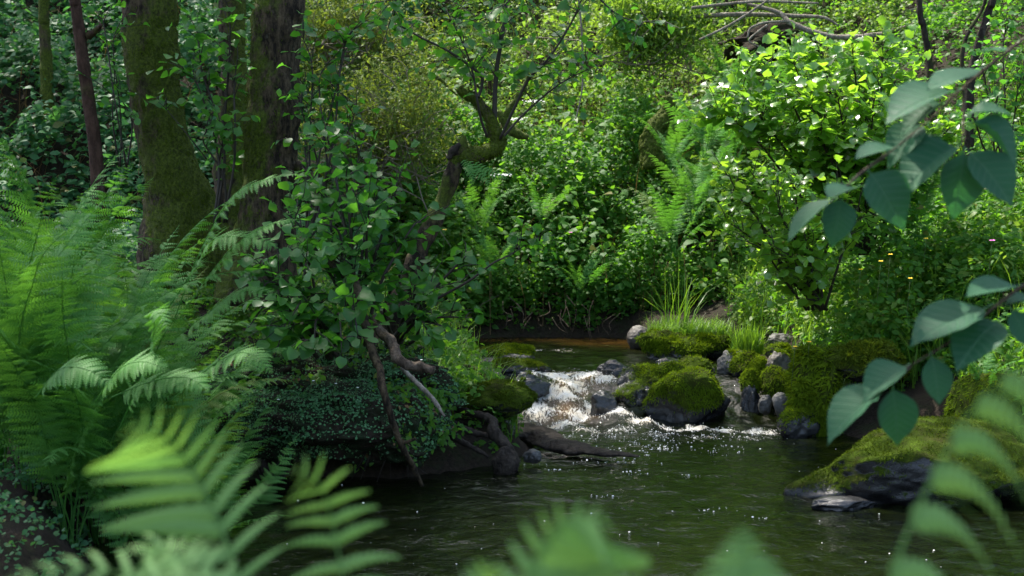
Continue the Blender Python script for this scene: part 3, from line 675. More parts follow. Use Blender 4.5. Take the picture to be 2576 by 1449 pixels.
def shrub(name, label, base, stems, leaf='alder', size=.075, nleaf=300, twig=(.18, .45), step=.052, seed=1, mat='twig', t0=.3, updir=.35, cat='shrub', group=None, droop=.0, twn=9, extra_leaf=0, spread=1.0):
    """stems: list of (points, radii); leafy twigs grow off every stem, each leaf is an object"""
    r = np.random.default_rng(seed); root = thing(name, base, label, cat, group)
    spots = []
    for pts, rad in stems:
        c = spline(pts, 24); L = np.linalg.norm(np.diff(c, axis=0), axis=1).sum()
        parts = [tube(pts, rad, 7, 24, rough=.1)]
        nt_ = max(2, int(L * twn))
        for j in range(nt_):
            t = r.uniform(t0, 1); i = int(t * 22); p = c[i]; T = unit(c[i + 1] - c[i])
            d = unit(r.normal(size=3) * [1, 1, .55] * spread + T * .8 + np.array([0, 0, updir]))
            ln = r.uniform(*twig) * (1.15 - .5 * t)
            q = np.array([p, p + d * ln * .5 + [0, 0, .02], p + d * ln + np.array([0, 0, -droop * ln]) + r.normal(0, .02, 3)])
            parts.append(tube(q, [.0035, .0026, .0014], 4, 6, cap=False))
            cc = spline(q, 12); m = max(2, int(ln / step))
            for s in range(m):
                f = (s + .6) / m; k = min(10, int(f * 11)); dd = unit(cc[k + 1] - cc[k])
                side = unit(np.cross(dd, [0, 0, 1.])) * (1 if s % 2 else -1)
                spots.append((cc[k], unit(dd * .55 + side * .9 + r.normal(0, .35, 3)), r.uniform(.6, 1.1) * (.75 + .35 * (1 - f))))
            spots.append((cc[-1], unit(dd + r.normal(0, .3, 3)), .7))
        for s in np.linspace(.45, 1, max(2, int(L * 6))):
            k = min(22, int(s * 23)); spots.append((c[k], unit(r.normal(size=3) * [1, 1, .4] + [0, 0, .3]), r.uniform(.6, 1.05)))
        part('stem', *join(parts), M[mat], root)
    r.shuffle(spots)
    spots.sort(key=lambda s: s[0][1])
    me = alder_me[leaf]
    def fr(sp):
        x = sp[1]; nd = unit(np.array([0, 0, 1.]) + r.normal(0, .45, 3) + np.array([0, -.25, 0]))
        x = unit(x - np.array([0, 0, .25]))
        return frames(x[None], nd[None])[0]
    for sp in spots[:nleaf]:
        put('leaf', me[r.integers(0, 5)], root, sp[0], fr(sp), size * sp[2])
    rest = spots[nleaf:]
    if rest:
        VV = []
        m0 = me[2]; pv = np.array([v.co[:] for v in m0.vertices]); pf = np.array([p.vertices[:] for p in m0.polygons])
        V, F = scatter(pv, pf, np.array([s[0] for s in rest]), np.array([fr(s) for s in rest]), np.array([s[2] for s in rest]) * size)
        part('foliage', V, F, M[leaf], root, kind='stuff')
    return root
def jit(p, s): return np.asarray(p) + np.random.normal(0, s, 3)
np.random.seed(3)

# broken mossy alder leaning over the stream, with its shoots
def leaning():
    root = thing('broken_alder', P(960, 870, 8.5), 'leaning broken alder trunk with a mossy elbow and tall dark shoots', 'tree')
    tr = pp([(950, 900, 8.5), (985, 800, 8.55), (1018, 716, 8.6), (1040, 660, 8.6), (1062, 610, 8.6), (1090, 555, 8.6), (1118, 495, 8.6), (1140, 430, 8.6), (1160, 385, 8.6), (1167, 340, 8.6)])
    V, F = tube(tr, [.085, .075, .06, .055, .052, .050, .048, .05, .045, .012], 26, 80, rough=.22, seed=2)
    part('trunk', V, F, M['bark'], root, attrs={'moss': .34 + .45 * fbm(V * 4, 3, 1)})
    el = pp([(1142, 412, 8.6), (1158, 395, 8.6), (1184, 388, 8.6), (1215, 385, 8.6), (1245, 372, 8.6), (1250, 345, 8.6), (1236, 310, 8.6), (1222, 282, 8.6), (1200, 255, 8.6), (1178, 240, 8.6), (1152, 226, 8.6)])
    V, F = tube(el, [.044, .046, .048, .052, .056, .050, .040, .036, .034, .032, .022], 26, 80, rough=.25, seed=3)
    ms = .62 + .4 * fbm(V * 5, 3, 2); part('bough', V, F, M['bark'], root, attrs={'moss': ms})
    B = blades(V, F, ms, 2600, .015, .005, np.random.default_rng(2), hang=.9); part('moss', *B, M['moss_dark'], root, kind='stuff', smooth=False)
    V, F = tube(pp([(1126, 400, 8.55), (1138, 380, 8.55), (1158, 362, 8.55)]), [.012, .03, .012], 10, 14, rough=.5); part('snag', V, F, M['wood_dark'], root, attrs={'moss': np.zeros(len(V))})
leaning()
sh = [(pp([(1246, 335, 8.6), (1244, 270, 8.6), (1250, 170, 8.6), (1268, 60, 8.6), (1280, -40, 8.65)]), [.017, .016, .014, .011, .008]),
      (pp([(1258, 350, 8.55), (1290, 280, 8.5), (1330, 200, 8.45), (1385, 140, 8.4), (1440, 52, 8.4), (1470, -20, 8.4)]), [.010, .009, .008, .007, .006, .004]),
      (pp([(1260, 352, 8.6), (1320, 285, 8.65), (1410, 210, 8.7), (1500, 165, 8.7)]), [.008, .007, .005, .002]),
      (pp([(1226, 345, 8.55), (1210, 300, 8.5), (1200, 250, 8.45), (1188, 177, 8.45), (1165, 110, 8.4), (1120, 20, 8.4)]), [.009, .008, .007, .006, .005, .003]),
      (pp([(1203, 245, 8.55), (1212, 215, 8.6), (1205, 185, 8.6), (1130, 130, 8.6), (1060, 95, 8.6), (1000, 60, 8.6)]), [.010, .010, .010, .008, .006, .003])]
shrub('alder_shoots', 'thin dark alder shoots with round leaves rising from the mossy elbow', P(1246, 350, 8.6), sh, size=.088, nleaf=300, seed=5, t0=.42, twn=13, twig=(.15, .42), updir=.1)

# alder coppice in the middle, in front of the two stout trunks
def fan(u0, v0, y0, ends, rr=.012, bend=.12):
    o = []
    for (u, v, y) in ends:
        a, b = P(u0 + np.random.normal(0, 14), v0, y0 + np.random.normal(0, .05)), P(u, v, y)
        m1 = a * .66 + b * .34 + np.array([0, 0, bend * .6]) + np.random.normal(0, .03, 3); m2 = a * .3 + b * .7 + np.array([0, 0, bend]) + np.random.normal(0, .03, 3)
        o.append(([a, m1, m2, b], [rr, rr * .8, rr * .55, rr * .2]))
    return o
shrub('alder_coppice', 'dense alder coppice of upright stems behind the dangling dead stem', P(900, 880, 7.9),
      fan(905, 870, 7.95, [(700, 520, 7.8), (760, 420, 8.0), (820, 330, 8.0), (870, 440, 7.8), (910, 360, 8.1), (960, 480, 7.9), (1010, 420, 8.0), (1060, 560, 7.9), (800, 560, 7.6), (930, 560, 7.6), (860, 620, 7.5)]), size=.105, nleaf=300, seed=6, t0=.25, twn=9, twig=(.15, .42))
shrub('alder_coppice', 'low alder bush with big round leaves hanging over the liverwort bank', P(820, 900, 7.7),
      fan(840, 900, 7.75, [(600, 700, 7.5), (640, 760, 7.4), (690, 640, 7.5), (620, 830, 7.4), (720, 830, 7.3), (790, 880, 7.2), (860, 890, 7.2), (900, 840, 7.25), (760, 700, 7.4), (690, 900, 7.3)], bend=.18), size=.108, nleaf=300, seed=7, t0=.25, twn=10, twig=(.14, .36))
shrub('alder_coppice', 'alder stems with big leaves leaning right over the bank tip', P(1000, 880, 8.0),
      fan(1000, 870, 8.1, [(1100, 640, 8.0), (1160, 720, 7.9), (1190, 800, 7.9), (1130, 850, 7.8), (1050, 780, 7.7), (1180, 640, 8.2), (1090, 880, 7.7), (1010, 700, 7.8)], bend=.1), size=.095, nleaf=280, seed=8, t0=.25, twn=10, twig=(.12, .34))
shrub('alder_branch', 'long bare alder branch with grey green leaves reaching out over the upper pool', P(1000, 790, 7.9),
      [(pp([(1000, 830, 7.9), (1065, 772, 7.9), (1130, 735, 7.85), (1185, 703, 7.8), (1240, 662, 7.8), (1285, 640, 7.8), (1330, 612, 7.8), (1395, 590, 7.8)]), [.010, .009, .008, .007, .005, .004, .003, .0015])], size=.085, nleaf=40, seed=9, t0=.80, twn=7, twig=(.08, .2), cat='branch')
shrub('alder_sapling', 'tall thin alder sapling with heart shaped leaves between the two stout trunks', P(545, 560, 8.9),
      fan(548, 560, 8.9, [(500, 60, 8.8), (560, -30, 8.8), (600, 140, 8.9), (470, 180, 8.8), (585, 300, 8.8), (520, 330, 8.8)], rr=.009), size=.095, nleaf=200, seed=10, t0=.3, twn=8, twig=(.12, .3))
shrub('alder_sapling', 'sparse alder sapling climbing the right edge of the dark rough trunk', P(780, 600, 8.7),
      fan(782, 590, 8.7, [(745, 60, 8.7), (770, 180, 8.7), (830, 150, 8.7), (870, 60, 8.7), (800, 300, 8.6), (860, 330, 8.7), (900, 210, 8.7), (940, 20, 8.7)], rr=.008), size=.085, nleaf=260, seed=11, t0=.3, twn=8, twig=(.12, .32))
shrub('alder_sprig', 'small leafy sprig crossing in front of the stout moss covered trunk', P(500, 380, 9.0), [(pp([(520, 400, 9.0), (480, 350, 8.95), (440, 300, 8.95), (405, 262, 8.95), (380, 250, 8.95)]), [.005, .004, .003, .002, .001])], size=.085, nleaf=26, seed=12, t0=.65, twn=8, twig=(.08, .16), cat='sprig')
shrub('alder_sapling', 'leafy alder twigs hanging between the slim red sapling and the stout trunk', P(300, 420, 9.2),
      fan(300, 420, 9.2, [(250, 20, 9.1), (300, 60, 9.1), (285, 150, 9.1), (320, 230, 9.1)], rr=.006), size=.085, nleaf=90, seed=13, t0=.3, twn=6, twig=(.1, .25))

# bright alder bush in the sun
shrub('alder_bush', 'bright sunlit alder bush with glossy yellow green leaves on the right bank', P(2180, 560, 10.2),
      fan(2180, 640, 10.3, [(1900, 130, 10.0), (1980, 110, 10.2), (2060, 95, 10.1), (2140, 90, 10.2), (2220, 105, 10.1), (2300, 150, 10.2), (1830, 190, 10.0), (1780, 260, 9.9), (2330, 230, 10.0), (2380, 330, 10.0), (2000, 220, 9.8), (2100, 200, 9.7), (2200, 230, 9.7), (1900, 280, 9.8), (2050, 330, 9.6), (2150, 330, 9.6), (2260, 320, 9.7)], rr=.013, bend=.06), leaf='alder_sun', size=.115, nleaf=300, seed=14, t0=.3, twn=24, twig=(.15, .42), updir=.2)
shrub('alder_bush', 'lower half shaded alder bush below the bright one on the right bank', P(2100, 660, 9.7),
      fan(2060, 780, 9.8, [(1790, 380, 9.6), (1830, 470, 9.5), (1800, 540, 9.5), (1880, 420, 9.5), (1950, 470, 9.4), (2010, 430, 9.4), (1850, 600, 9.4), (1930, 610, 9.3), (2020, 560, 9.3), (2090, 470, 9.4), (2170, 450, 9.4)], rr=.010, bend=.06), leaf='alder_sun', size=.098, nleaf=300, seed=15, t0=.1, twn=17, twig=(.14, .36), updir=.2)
shrub('alder_bush', 'loose alder twigs with shaded leaves at the top right edge', P(2500, 420, 9.8),
      fan(2510, 440, 9.8, [(2440, 120, 9.8), (2540, 60, 9.8), (2580, 200, 9.7), (2480, 260, 9.6), (2560, 340, 9.5), (2420, 300, 9.6)], rr=.008), size=.075, nleaf=200, seed=16, t0=.3, twn=12, twig=(.14, .36))
shrub('alder_branch', 'thin leafy alder twigs hanging into the top middle of the view', P(1420, -150, 8.2),
      [(pp([(1420, -160, 8.2), (1330, -60, 8.2), (1250, 30, 8.2), (1150, 60, 8.2)]), [.008, .006, .004, .002]), (pp([(1420, -160, 8.2), (1480, -40, 8.2), (1560, 40, 8.2), (1660, 60, 8.2)]), [.008, .006, .004, .002]), (pp([(1000, -160, 8.4), (1010, -60, 8.4), (985, 40, 8.4), (960, 120, 8.4)]), [.007, .005, .003, .002])], size=.085, nleaf=200, seed=17, t0=.35, twn=14, twig=(.12, .35), updir=-.1, cat='branch')

def grass(name, label, pts, ln, wd, seed, lean=.55, mat='grass', root=None, zoff=None, kind='stuff', bias=(0, 0)):
    r = np.random.default_rng(seed); n = len(pts)
    z = ground(pts[:, 0], pts[:, 1]) if zoff is None else zoff
    base = np.stack([pts[:, 0], pts[:, 1], z - .01], 1)
    L = r.uniform(.5, 1.2, n) * ln; a = r.uniform(0, 2 * np.pi, n); le = np.abs(r.normal(lean, .3, n))
    d = np.stack([np.cos(a) + bias[0], np.sin(a) + bias[1], 0 * a], 1); s = np.stack([-np.sin(a), np.cos(a), 0 * a], 1) * wd
    V = []
    for t, wdt in ((0, 1), (.35, .9), (.7, .6), (1, .05)):
        c = base + np.array([0, 0, 1]) * (L * (t - .45 * le * t ** 2.2))[:, None] + d * (L * le * t ** 1.8 * .9)[:, None]
        V += [c + s * wdt, c - s * wdt]
    V = np.stack(V, 1).reshape(-1, 3)
    q = np.array([(0, 1, 3, 2), (2, 3, 5, 4), (4, 5, 7, 6)]); F = (q[None] + (np.arange(n) * 8)[:, None, None]).reshape(-1, 4)
    o = part(name, V, F, M[mat], root, kind=kind)
    if label: o['label'] = label
    return o
# ---------------------------------------------------------------- undergrowth (nobody could count it)
def region_pts(n, x0, x1, y0, y1, f=None, margin=.04):
    o = []
    while sum(len(a) for a in o) < n:
        x, y = rng.uniform(x0, x1, n * 2), rng.uniform(y0, y1, n * 2); k = sdist(x, y) > margin
        if f is not None: k &= rng.random(n * 2) < f(x, y)
        o.append(np.stack([x[k], y[k]], 1))
        if not k.any(): break
    return np.vstack(o)[:n]
def clumpy(p, h, seed, sc=1.6):
    k = .5 + .5 * np.clip(fbm(xy(p[:, 0], p[:, 1], sc), 3, seed) * 1.3, -1, 1); return h * (.25 + .95 * k)
def foliage(name, label, pts, h, proto, mat, size, seed, tilt=.55, top=.55, toward=.35, sc=1.6, sprig=5, kind='stuff', xd=None, up=1.0):
    """leaves in sprigs: each point is a shoot end carrying `sprig` leaves in a rosette"""
    r = np.random.default_rng(seed); n = len(pts)
    H = clumpy(pts, h, seed, sc); z = ground(pts[:, 0], pts[:, 1]) + H * (1 - top * r.random(n) ** 1.5)
    base = np.stack([pts[:, 0], pts[:, 1], z], 1)
    ang = r.uniform(0, 2 * np.pi, (n, 1)) + np.arange(sprig)[None] * 2.4
    d = np.stack([np.cos(ang), np.sin(ang), r.normal(-.15, .3, (n, sprig))], -1).reshape(-1, 3)
    sz = (r.uniform(.65, 1.15, (n, 1)) * size * (1 - .09 * np.arange(sprig))[None]).reshape(-1)
    pos = np.repeat(base, sprig, 0) + r.normal(0, .28, (n * sprig, 3)) * size * [1, 1, 1.3]
    nd = unit(np.array([0, -toward, up]) + r.normal(0, tilt, (n * sprig, 3)))
    V, F = scatter(*small[proto], pos, frames(d, nd), sz)
    o = part(name, V, F, M[mat], kind=kind); o['label'] = label
    return o
foliage('bramble_bank', 'dense bramble and nettle leaves covering the bank at the back of the upper pool', region_pts(8500, -1.3, 3.2, 13.3, 15.6), .85, 'ovate', 'herb', .075, 101, top=.8, toward=.8)
foliage('bank_herbs', 'dark hanging leaves at the foot of the back bank', region_pts(900, -1.0, 1.6, 13.35, 13.85), .6, 'ovate', 'herb', .062, 102, top=1., toward=.9, tilt=.9)
foliage('clearing_herbs', 'pale sunny herbs in the clearing behind the stream', region_pts(10500, -2.8, 4.2, 14.6, 19.5), .55, 'ovate', 'meadow', .062, 103, toward=.6)
foliage('slope_undergrowth', 'leafy undergrowth high on the slope', region_pts(12500, -7, 9, 18.5, 27), .8, 'ovate', 'bramble', .10, 104, toward=.6, sc=1.0)
foliage('bramble_thicket', 'blue green bramble leaves on the shaded left slope', region_pts(12500, -6.8, -1.2, 10.8, 18.6), .75, 'ovate', 'bramble', .108, 105, toward=.6)
foliage('right_undergrowth', 'leafy undergrowth on the right slope behind the bright bush', region_pts(9000, 2.8, 8, 10.2, 18.8), .75, 'ovate', 'herb', .075, 106, toward=.5)
foliage('left_bank_herbs', 'small herbs around the feet of the left trunks', region_pts(3800, -4.2, .1, 7.9, 11.0), .42, 'ovate', 'herb', .052, 107, toward=.4)
foliage('near_bank_herbs', 'low small leaves on the dark near left bank', region_pts(2600, -4, -1.5, 3.2, 7.6), .16, 'round', 'bramble', .03, 108)
foliage('bank_nettles', 'upright nettles and balsam on the right bank', region_pts(3900, 1.95, 4.8, 9.35, 12.8, margin=.12), .62, 'lance', 'herb', .085, 109, top=.95, toward=.4)
foliage('edge_herbs', 'fresh herbs above the plant covered boulder at the right edge', region_pts(1500, 2.8, 4.6, 7.3, 9.4, margin=.1), .5, 'ovate', 'herb', .065, 115, top=.95)
grass('edge_grass', 'green grass above the plant covered boulder at the right edge', region_pts(900, 2.75, 4.4, 7.3, 9.4, margin=.08), .45, .004, 310, .5)
foliage('bush_foot_herbs', 'tall leafy herbs around the foot of the bright alder bush', region_pts(1100, 2.05, 3.4, 9.4, 10.6, margin=.28), .85, 'ovate', 'herb', .075, 112, top=1.0, toward=.6)
foliage('bank_weeds', 'broad bright leaves among the nettles of the right bank', region_pts(1400, 1.9, 4.4, 9.35, 12.5, margin=.12), .5, 'ovate', 'meadow', .075, 110, top=.9)
foliage('tip_herbs', 'small green leaves on the tip of the left bank', region_pts(700, -.7, .15, 8.1, 13.1, lambda x, y: (x > -.62 - .0 * y) * 1.), .22, 'ovate', 'herb', .05, 111)

foliage('broad_herbs', 'larger broad leaves standing out of the bramble wall of the back bank', region_pts(900, -1.3, 3.2, 13.3, 16.5), .95, 'ovate', 'herb', .125, 113, top=.7, toward=.7, sprig=4)
foliage('broad_herbs', 'broad pale leaves scattered over the sunny clearing', region_pts(700, -2.4, 3.2, 15, 19), .6, 'lance', 'meadow', .14, 114, top=.7, toward=.5, sprig=6)
N = vnorm(BV, BF)
_w = sm(-.2, .4, N[:, 2]) * sm(.1, .22, BV[:, 2]) * sm(-.1, .3, fbm(BV * 2.6, 3, 31)) * sm(8.4, 8.0, BV[:, 1])
_p, _n = on_surface(BV, BF, _w, 420, rng); _k = 5; _p = np.repeat(_p, _k, 0); _n = np.repeat(_n, _k, 0)
_d = unit(rng.normal(0, .6, _p.shape) + np.array([.1, -.6, -.35])); V, F = scatter(*small['ovate'], _p + _n * rng.uniform(.01, .07, (len(_p), 1)) + rng.normal(0, .02, _p.shape), frames(_d, unit(rng.normal(0, .4, _p.shape) + [0, -.4, .8])), rng.uniform(.02, .055, len(_p)))
part('bank_creepers', V, F, M['herb'], kind='stuff')['label'] = 'mixed creepers and small herbs spilling over the liverwort bank'
_p, _n = on_surface(BV, BF, _w, 260, rng); _d = unit(rng.normal(0, .5, _p.shape) + np.array([.1, -.7, -.5]))
V, F = scatter(*small['ovate'], _p + _n * .012, frames(_d, unit(_n + rng.normal(0, .4, _p.shape))), rng.uniform(.02, .045, len(_p)))
part('leaf_litter', V, F, M['dry'], kind='stuff')['label'] = 'brown dead leaves caught on the left bank'
# fine olive thicket with dead twigs
def thicket(name, label, c, h, n, mat, size, twigs, twmat, seed, proto='tiny', cat='thicket'):
    r = np.random.default_rng(seed); root = thing(name, c - np.array([0, 0, h[2]]), label, cat)
    k = 45; cl = unit(r.normal(size=(k, 3))) * r.uniform(.2, 1, (k, 1)); i = r.integers(0, k, n)
    p = (cl[i] + r.normal(0, .16, (n, 3))) * h + c
    d = unit(r.normal(size=(n, 3)) + [0, 0, .7]); V, F = scatter(*small[proto], p, frames(d, unit(r.normal(size=(n, 3)) * .8 + [0, -.5, .8])), r.uniform(.6, 1.3, n) * size)
    part('foliage', V, F, M[mat], root, kind='stuff')
    ps = []
    for _ in range(twigs):
        a = c + (cl[r.integers(0, k)] * .8 + [0, 0, -.4]) * h; b = a + r.normal(0, .5, 3) * h * [.8, .8, .7] + [0, 0, h[2] * .25]
        ps.append(tube([a, (a + b) / 2 + r.normal(0, .08, 3), b], [.007, .005, .002], 4, 7, cap=False))
    part('twig', *join(ps), M[twmat], root, kind='stuff')
    return root
thicket('olive_thicket', 'fine leaved olive yellow thicket right of the dark trunk', P(930, 330, 13.6), np.array([.85, .6, .75]), 11000, 'olive', .052, 260, 'twig_pale', 201, 'lance')
thicket('olive_thicket', 'taller yellow green thicket with mossy twigs at the top behind the dark trunk', P(880, 90, 15.0), np.array([.8, .6, .6]), 8000, 'olive', .058, 180, 'twig_pale', 202, 'lance')
thicket('drooping_foliage', 'pale drooping leaves hanging at the top right of the clearing', P(1640, 80, 15.5), np.array([1.0, .5, .62]), 5200, 'meadow', .085, 80, 'twig_pale', 203, 'lance', 'foliage')

# ---------------------------------------------------------------- grass
def disk(c, rx, ry, n):
    a, q = rng.uniform(0, 2 * np.pi, n), np.sqrt(rng.random(n)); return np.stack([c[0] + rx * q * np.cos(a), c[1] + ry * q * np.sin(a)], 1)
c = P(1735, 832, 11.75); p = disk(c, .36, .22, 1100); grass('grass_tuft', 'bright fine grass growing over the top of the long islet rock', p, .20, .0022, 301, .9, zoff=np.full(len(p), c[2] - .02))
t = thing('grass_clump', P(1880, 880, 11.2), 'thick clump of upright bright grass at the right end of the islet', 'grass clump'); c = P(1880, 878, 11.2); p = disk(c, .13, .12, 420); grass('blades', None, p, .27, .003, 302, .35, root=t, zoff=np.full(len(p), c[2] - .03))
t = thing('grass_clump', P(1705, 830, 11.9), 'tall pale grass stalks standing on the left of the islet', 'grass clump'); c = P(1705, 832, 11.9); p = disk(c, .13, .1, 46); grass('blades', None, p, .62, .005, 303, .35, root=t, zoff=np.full(len(p), c[2] - .03))
grass('bank_grass', 'long green grass among the herbs of the right bank', region_pts(3200, 1.95, 5.0, 9.3, 13, margin=.1), .62, .0045, 304, .5)
grass('clearing_grass', 'fine pale grass stalks in the sunny clearing', region_pts(1300, -2.0, 3.6, 14.0, 18), .65, .003, 305, .25, 'meadow')
grass('left_grass', 'dark grass blades behind the coppice on the left bank', region_pts(1800, -1.6, .1, 8.3, 12.5), .42, .0045, 306, .5)
grass('dry_stems', 'brown dead stems in the undergrowth of the back bank', region_pts(700, -1.2, 3, 13.3, 17), .8, .0035, 307, .5, 'dry')
grass('dry_stems', 'brown dead bramble stems on the shaded left slope', region_pts(500, -6, -1.2, 10.8, 17), .9, .005, 308, .8, 'dry')

# ---------------------------------------------------------------- fallen branches, root plate, stump
woody('fallen_branches', 'pale dead branches lying across the dark hollow at the upper right', 'branches', [
    (pp([(1700, 45, 15.5), (1860, 36, 15.4), (2000, 40, 15.3), (2070, 44, 15.2), (2110, 64, 15.2)]), [.022, .026, .022, .018, .01]),
    (pp([(1880, 10, 15.3), (1960, 32, 15.2), (1990, 58, 15.1), (2080, 90, 15.0), (2170, 92, 14.9), (2240, 80, 14.8), (2340, 46, 14.7)]), [.02, .024, .03, .032, .03, .026, .015]),
    (pp([(2200, 56, 15.6), (2260, 40, 15.5), (2340, 12, 15.5), (2400, -20, 15.4)]), [.03, .034, .03, .02]),
    (pp([(1740, 20, 15.2), (1900, 4, 15.2), (2060, 8, 15.2)]), [.018, .016, .010]),
    (pp([(1760, 100, 15.0), (1830, 66, 15.0), (1900, 22, 15.0), (1960, -20, 15.0)]), [.014, .014, .012, .008]),
    (pp([(1880, 95, 14.9), (1890, 70, 14.9), (1930, 56, 14.9), (1990, 54, 14.9)]), [.010, .012, .012, .010]),
    (pp([(1930, 62, 14.8), (1885, 100, 14.8), (1910, 118, 14.8)]), [.010, .010, .006])], 'wood_pale', rough=.18, partname='branch', moss=.1)
c = P(1975, 105, 16.3); V, F = rock_shape(c, np.array([.75, .4, .28]), 71, 3, .55)
t = thing('root_plate', c, 'dark earth hollow of an upturned root plate behind the fallen branches', 'root plate'); part('earth', V, F, M['soil'], t)
woody('mossy_branches', 'golden mossy dead branches in the olive thicket', 'branches', [
    (pp([(960, 150, 14.2), (1000, 145, 14.2), (1050, 180, 14.2), (1100, 195, 14.2), (1150, 240, 14.2)]), [.012, .02, .022, .018, .01]),
    (pp([(935, 145, 14.2), (985, 150, 14.2), (1030, 132, 14.2)]), [.010, .018, .010]),
    (pp([(1262, 300, 12.6), (1290, 262, 12.6), (1318, 222, 12.6), (1330, 185, 12.6)]), [.03, .03, .024, .012]), (pp([(1252, 280, 12.6), (1290, 330, 12.6), (1330, 345, 12.6)]), [.03, .05, .02])], 'bark', rough=.4, moss=.9, partname='branch')
st = trunk('mossy_stump', 'crooked golden mossy stump in the sunny clearing', pp([(1640, 420, 14.1), (1636, 360, 14.1), (1650, 322, 14.1), (1672, 296, 14.1), (1684, 268, 14.1), (1676, 243, 14.1)]), [.115, .105, .09, .075, .068, .045], 'bark', lambda V, N: .9 + 0 * N[:, 0], 1800, rough=.35, seg=36, cat='stump', ml=.02)
woody('hanging_creeper', 'long thin pale creeper stem hanging in front of the clearing', 'stem', [(pp([(1450, -40, 12), (1462, 60, 12), (1466, 180, 12), (1462, 240, 12), (1448, 300, 12)]), [.008, .009, .008, .007, .004])], 'wood_pale', seg=6)
_p = []
for _ in range(22):
    u = _r.uniform(1200, 1560); y = _r.uniform(13.0, 13.3); v0 = _r.uniform(740, 800); d = _r.normal(0, 16, 3)
    _p.append((pp([(u, v0, y), (u + d[0], v0 + 25, y - .05), (u + d[0] + d[1], v0 + 45 + d[2], y - .08)]), [.0035, .003, .0015]))
woody('hanging_roots', 'thin brown roots and dead stems hanging below the back bank', 'roots', _p, 'wood', seg=5, partname='root', rough=.1)

# ---------------------------------------------------------------- ferns
def frond_geo(curve, nrm, npin=24, maxlen=.16, bare=.22, fwd=.35, fq=.4, droop=.25, detail=11, seed=0, prof=None, fat=1.0, sides=(1, -1), slen=(1, 1), sag=0., gap=.48, taper=1., ragged=.0):
    """rachis tube and one (verts, faces) per pinna along a curve; nrm = upper side of the blade"""
    r = np.random.default_rng(seed); C = spline(curve, 60)
    T = unit(np.gradient(C, axis=0)); nrm = np.asarray(nrm, float)
    Nn = unit(nrm - T * (T @ nrm)[:, None]) if nrm.ndim == 1 else unit(nrm - T * (T * nrm).sum(1)[:, None])
    rach = tube(curve, [maxlen * .020, maxlen * .013, maxlen * .004], 5, 24, cap=False)
    pins = []
    tt = bare + (1 - bare) * (1 - (1 - np.linspace(0, .985, npin)) ** 1.12)
    for t in tt:
        k = int(t * 59); q = (t - bare) / (1 - bare)
        ln = maxlen * (prof(q) if prof else min(1, .45 + 1.6 * q) * (1 - q) ** .72 + .02)
        for sd in sides:
            if ragged and r.random() < ragged * .35: continue
            ln_ = ln * (slen[0] if sd > 0 else slen[1]) * (1 - ragged * r.random() ** 2)
            Sd = unit(np.cross(T[k], Nn[k])) * sd
            D = unit(Sd + T[k] * (fwd + fq * q) + r.normal(0, .06 + .10 * ragged, 3)); N = unit(Nn[k] + r.normal(0, .12, 3)); N = unit(N - D * N.dot(D)); E = np.cross(N, D)
            ln0, ln = ln, ln_; m = max(4, int(detail * (.35 + .65 * ln / maxlen)))
            s = (np.arange(m) + .35) / m
            Bp = C[k] + D * (s * ln)[:, None] - N * (droop * ln * s ** 2)[:, None] - np.array([0, 0, 1.]) * (sag * ln * s ** 2.2)[:, None]
            tang = unit(D - N * (2 * droop * s)[:, None] - np.array([0, 0, 1.]) * (2.2 * sag * s ** 1.2)[:, None])
            wid = ln * .20 * fat * np.minimum(1, 1.25 * (1 - s) ** .75 + .06) * (.9 + .2 * r.random(m)); sp = ln / m
            V, F = [], []
            for e in (1, -1):
                ed = unit(E * e + tang * .35 - N * .12)
                a0 = Bp - tang * (sp * gap); a1 = Bp + tang * (sp * gap)
                tip = Bp + ed * wid[:, None] + tang * (wid * .12)[:, None] - N * (wid * .18)[:, None]
                b0 = Bp * (1 - taper) + a0 * taper + (ed * wid[:, None]) * .62; b1 = Bp * (1 - taper) + a1 * taper + (ed * wid[:, None]) * .62
                V.append(np.stack([a0, a1, b0, b1, tip], 1).reshape(-1, 3))
                f = np.array([(0, 1, 3), (0, 3, 2), (2, 3, 4)]) if e < 0 else np.array([(0, 3, 1), (0, 2, 3), (2, 4, 3)])
                F.append((f[None] + (np.arange(m) * 5)[:, None, None]).reshape(-1, 3))
            end = Bp[-1]; a = C[k]
            rib = np.array([a + E * ln * .008, a - E * ln * .008, end]); 
            pins.append(join([(V[0], F[0]), (V[1], F[1]), (rib, np.array([(0, 1, 2)]))])); ln = ln0
    return rach, pins
fern_me = []
for k in range(9):
    r = np.random.default_rng(400 + k); L = 1.0; a = R(r.uniform(70, 88)); bend = R(r.uniform(45, 112)); pts = [np.zeros(3)]
    for s in range(9):
        pts.append(pts[-1] + np.array([math.cos(a), r.normal(0, .05), math.sin(a)]) * L / 9); a -= bend / 9 * (.5 + s / 8)
    rach, pins = frond_geo(pts, np.array([-.35, 0, 1.]), npin=32, maxlen=.165, bare=.28, fwd=.3, droop=.34, detail=15, seed=k, fat=1.05, gap=.40, taper=.6, ragged=.35)
    V, F = join([rach] + pins); fern_me.append(mesh('frond', V, F, M['fern']))
def fern(label, base, n=11, size=1.0, seed=1, group=None, aim=None, name='fern', up_=12, width=math.pi):
    r = np.random.default_rng(seed); base = np.asarray(base, float); root = thing(name, base, label, 'fern', group)
    for k in range(n):
        a = (2 * math.pi * k / n + r.uniform(-.3, .3)) if aim is None else aim + r.uniform(-width, width)
        tilt = R(r.uniform(-13, up_)); q = Matrix.Rotation(a, 3, 'Z') @ Matrix.Rotation(tilt, 3, 'Y') @ Matrix.Rotation(R(r.uniform(-15, 15)), 3, 'X')
        put('frond', fern_me[r.integers(0, 9)], root, base + r.normal(0, .02, 3) * [1, 1, .3], np.array(q), size * r.uniform(.7, 1.1))
    return root
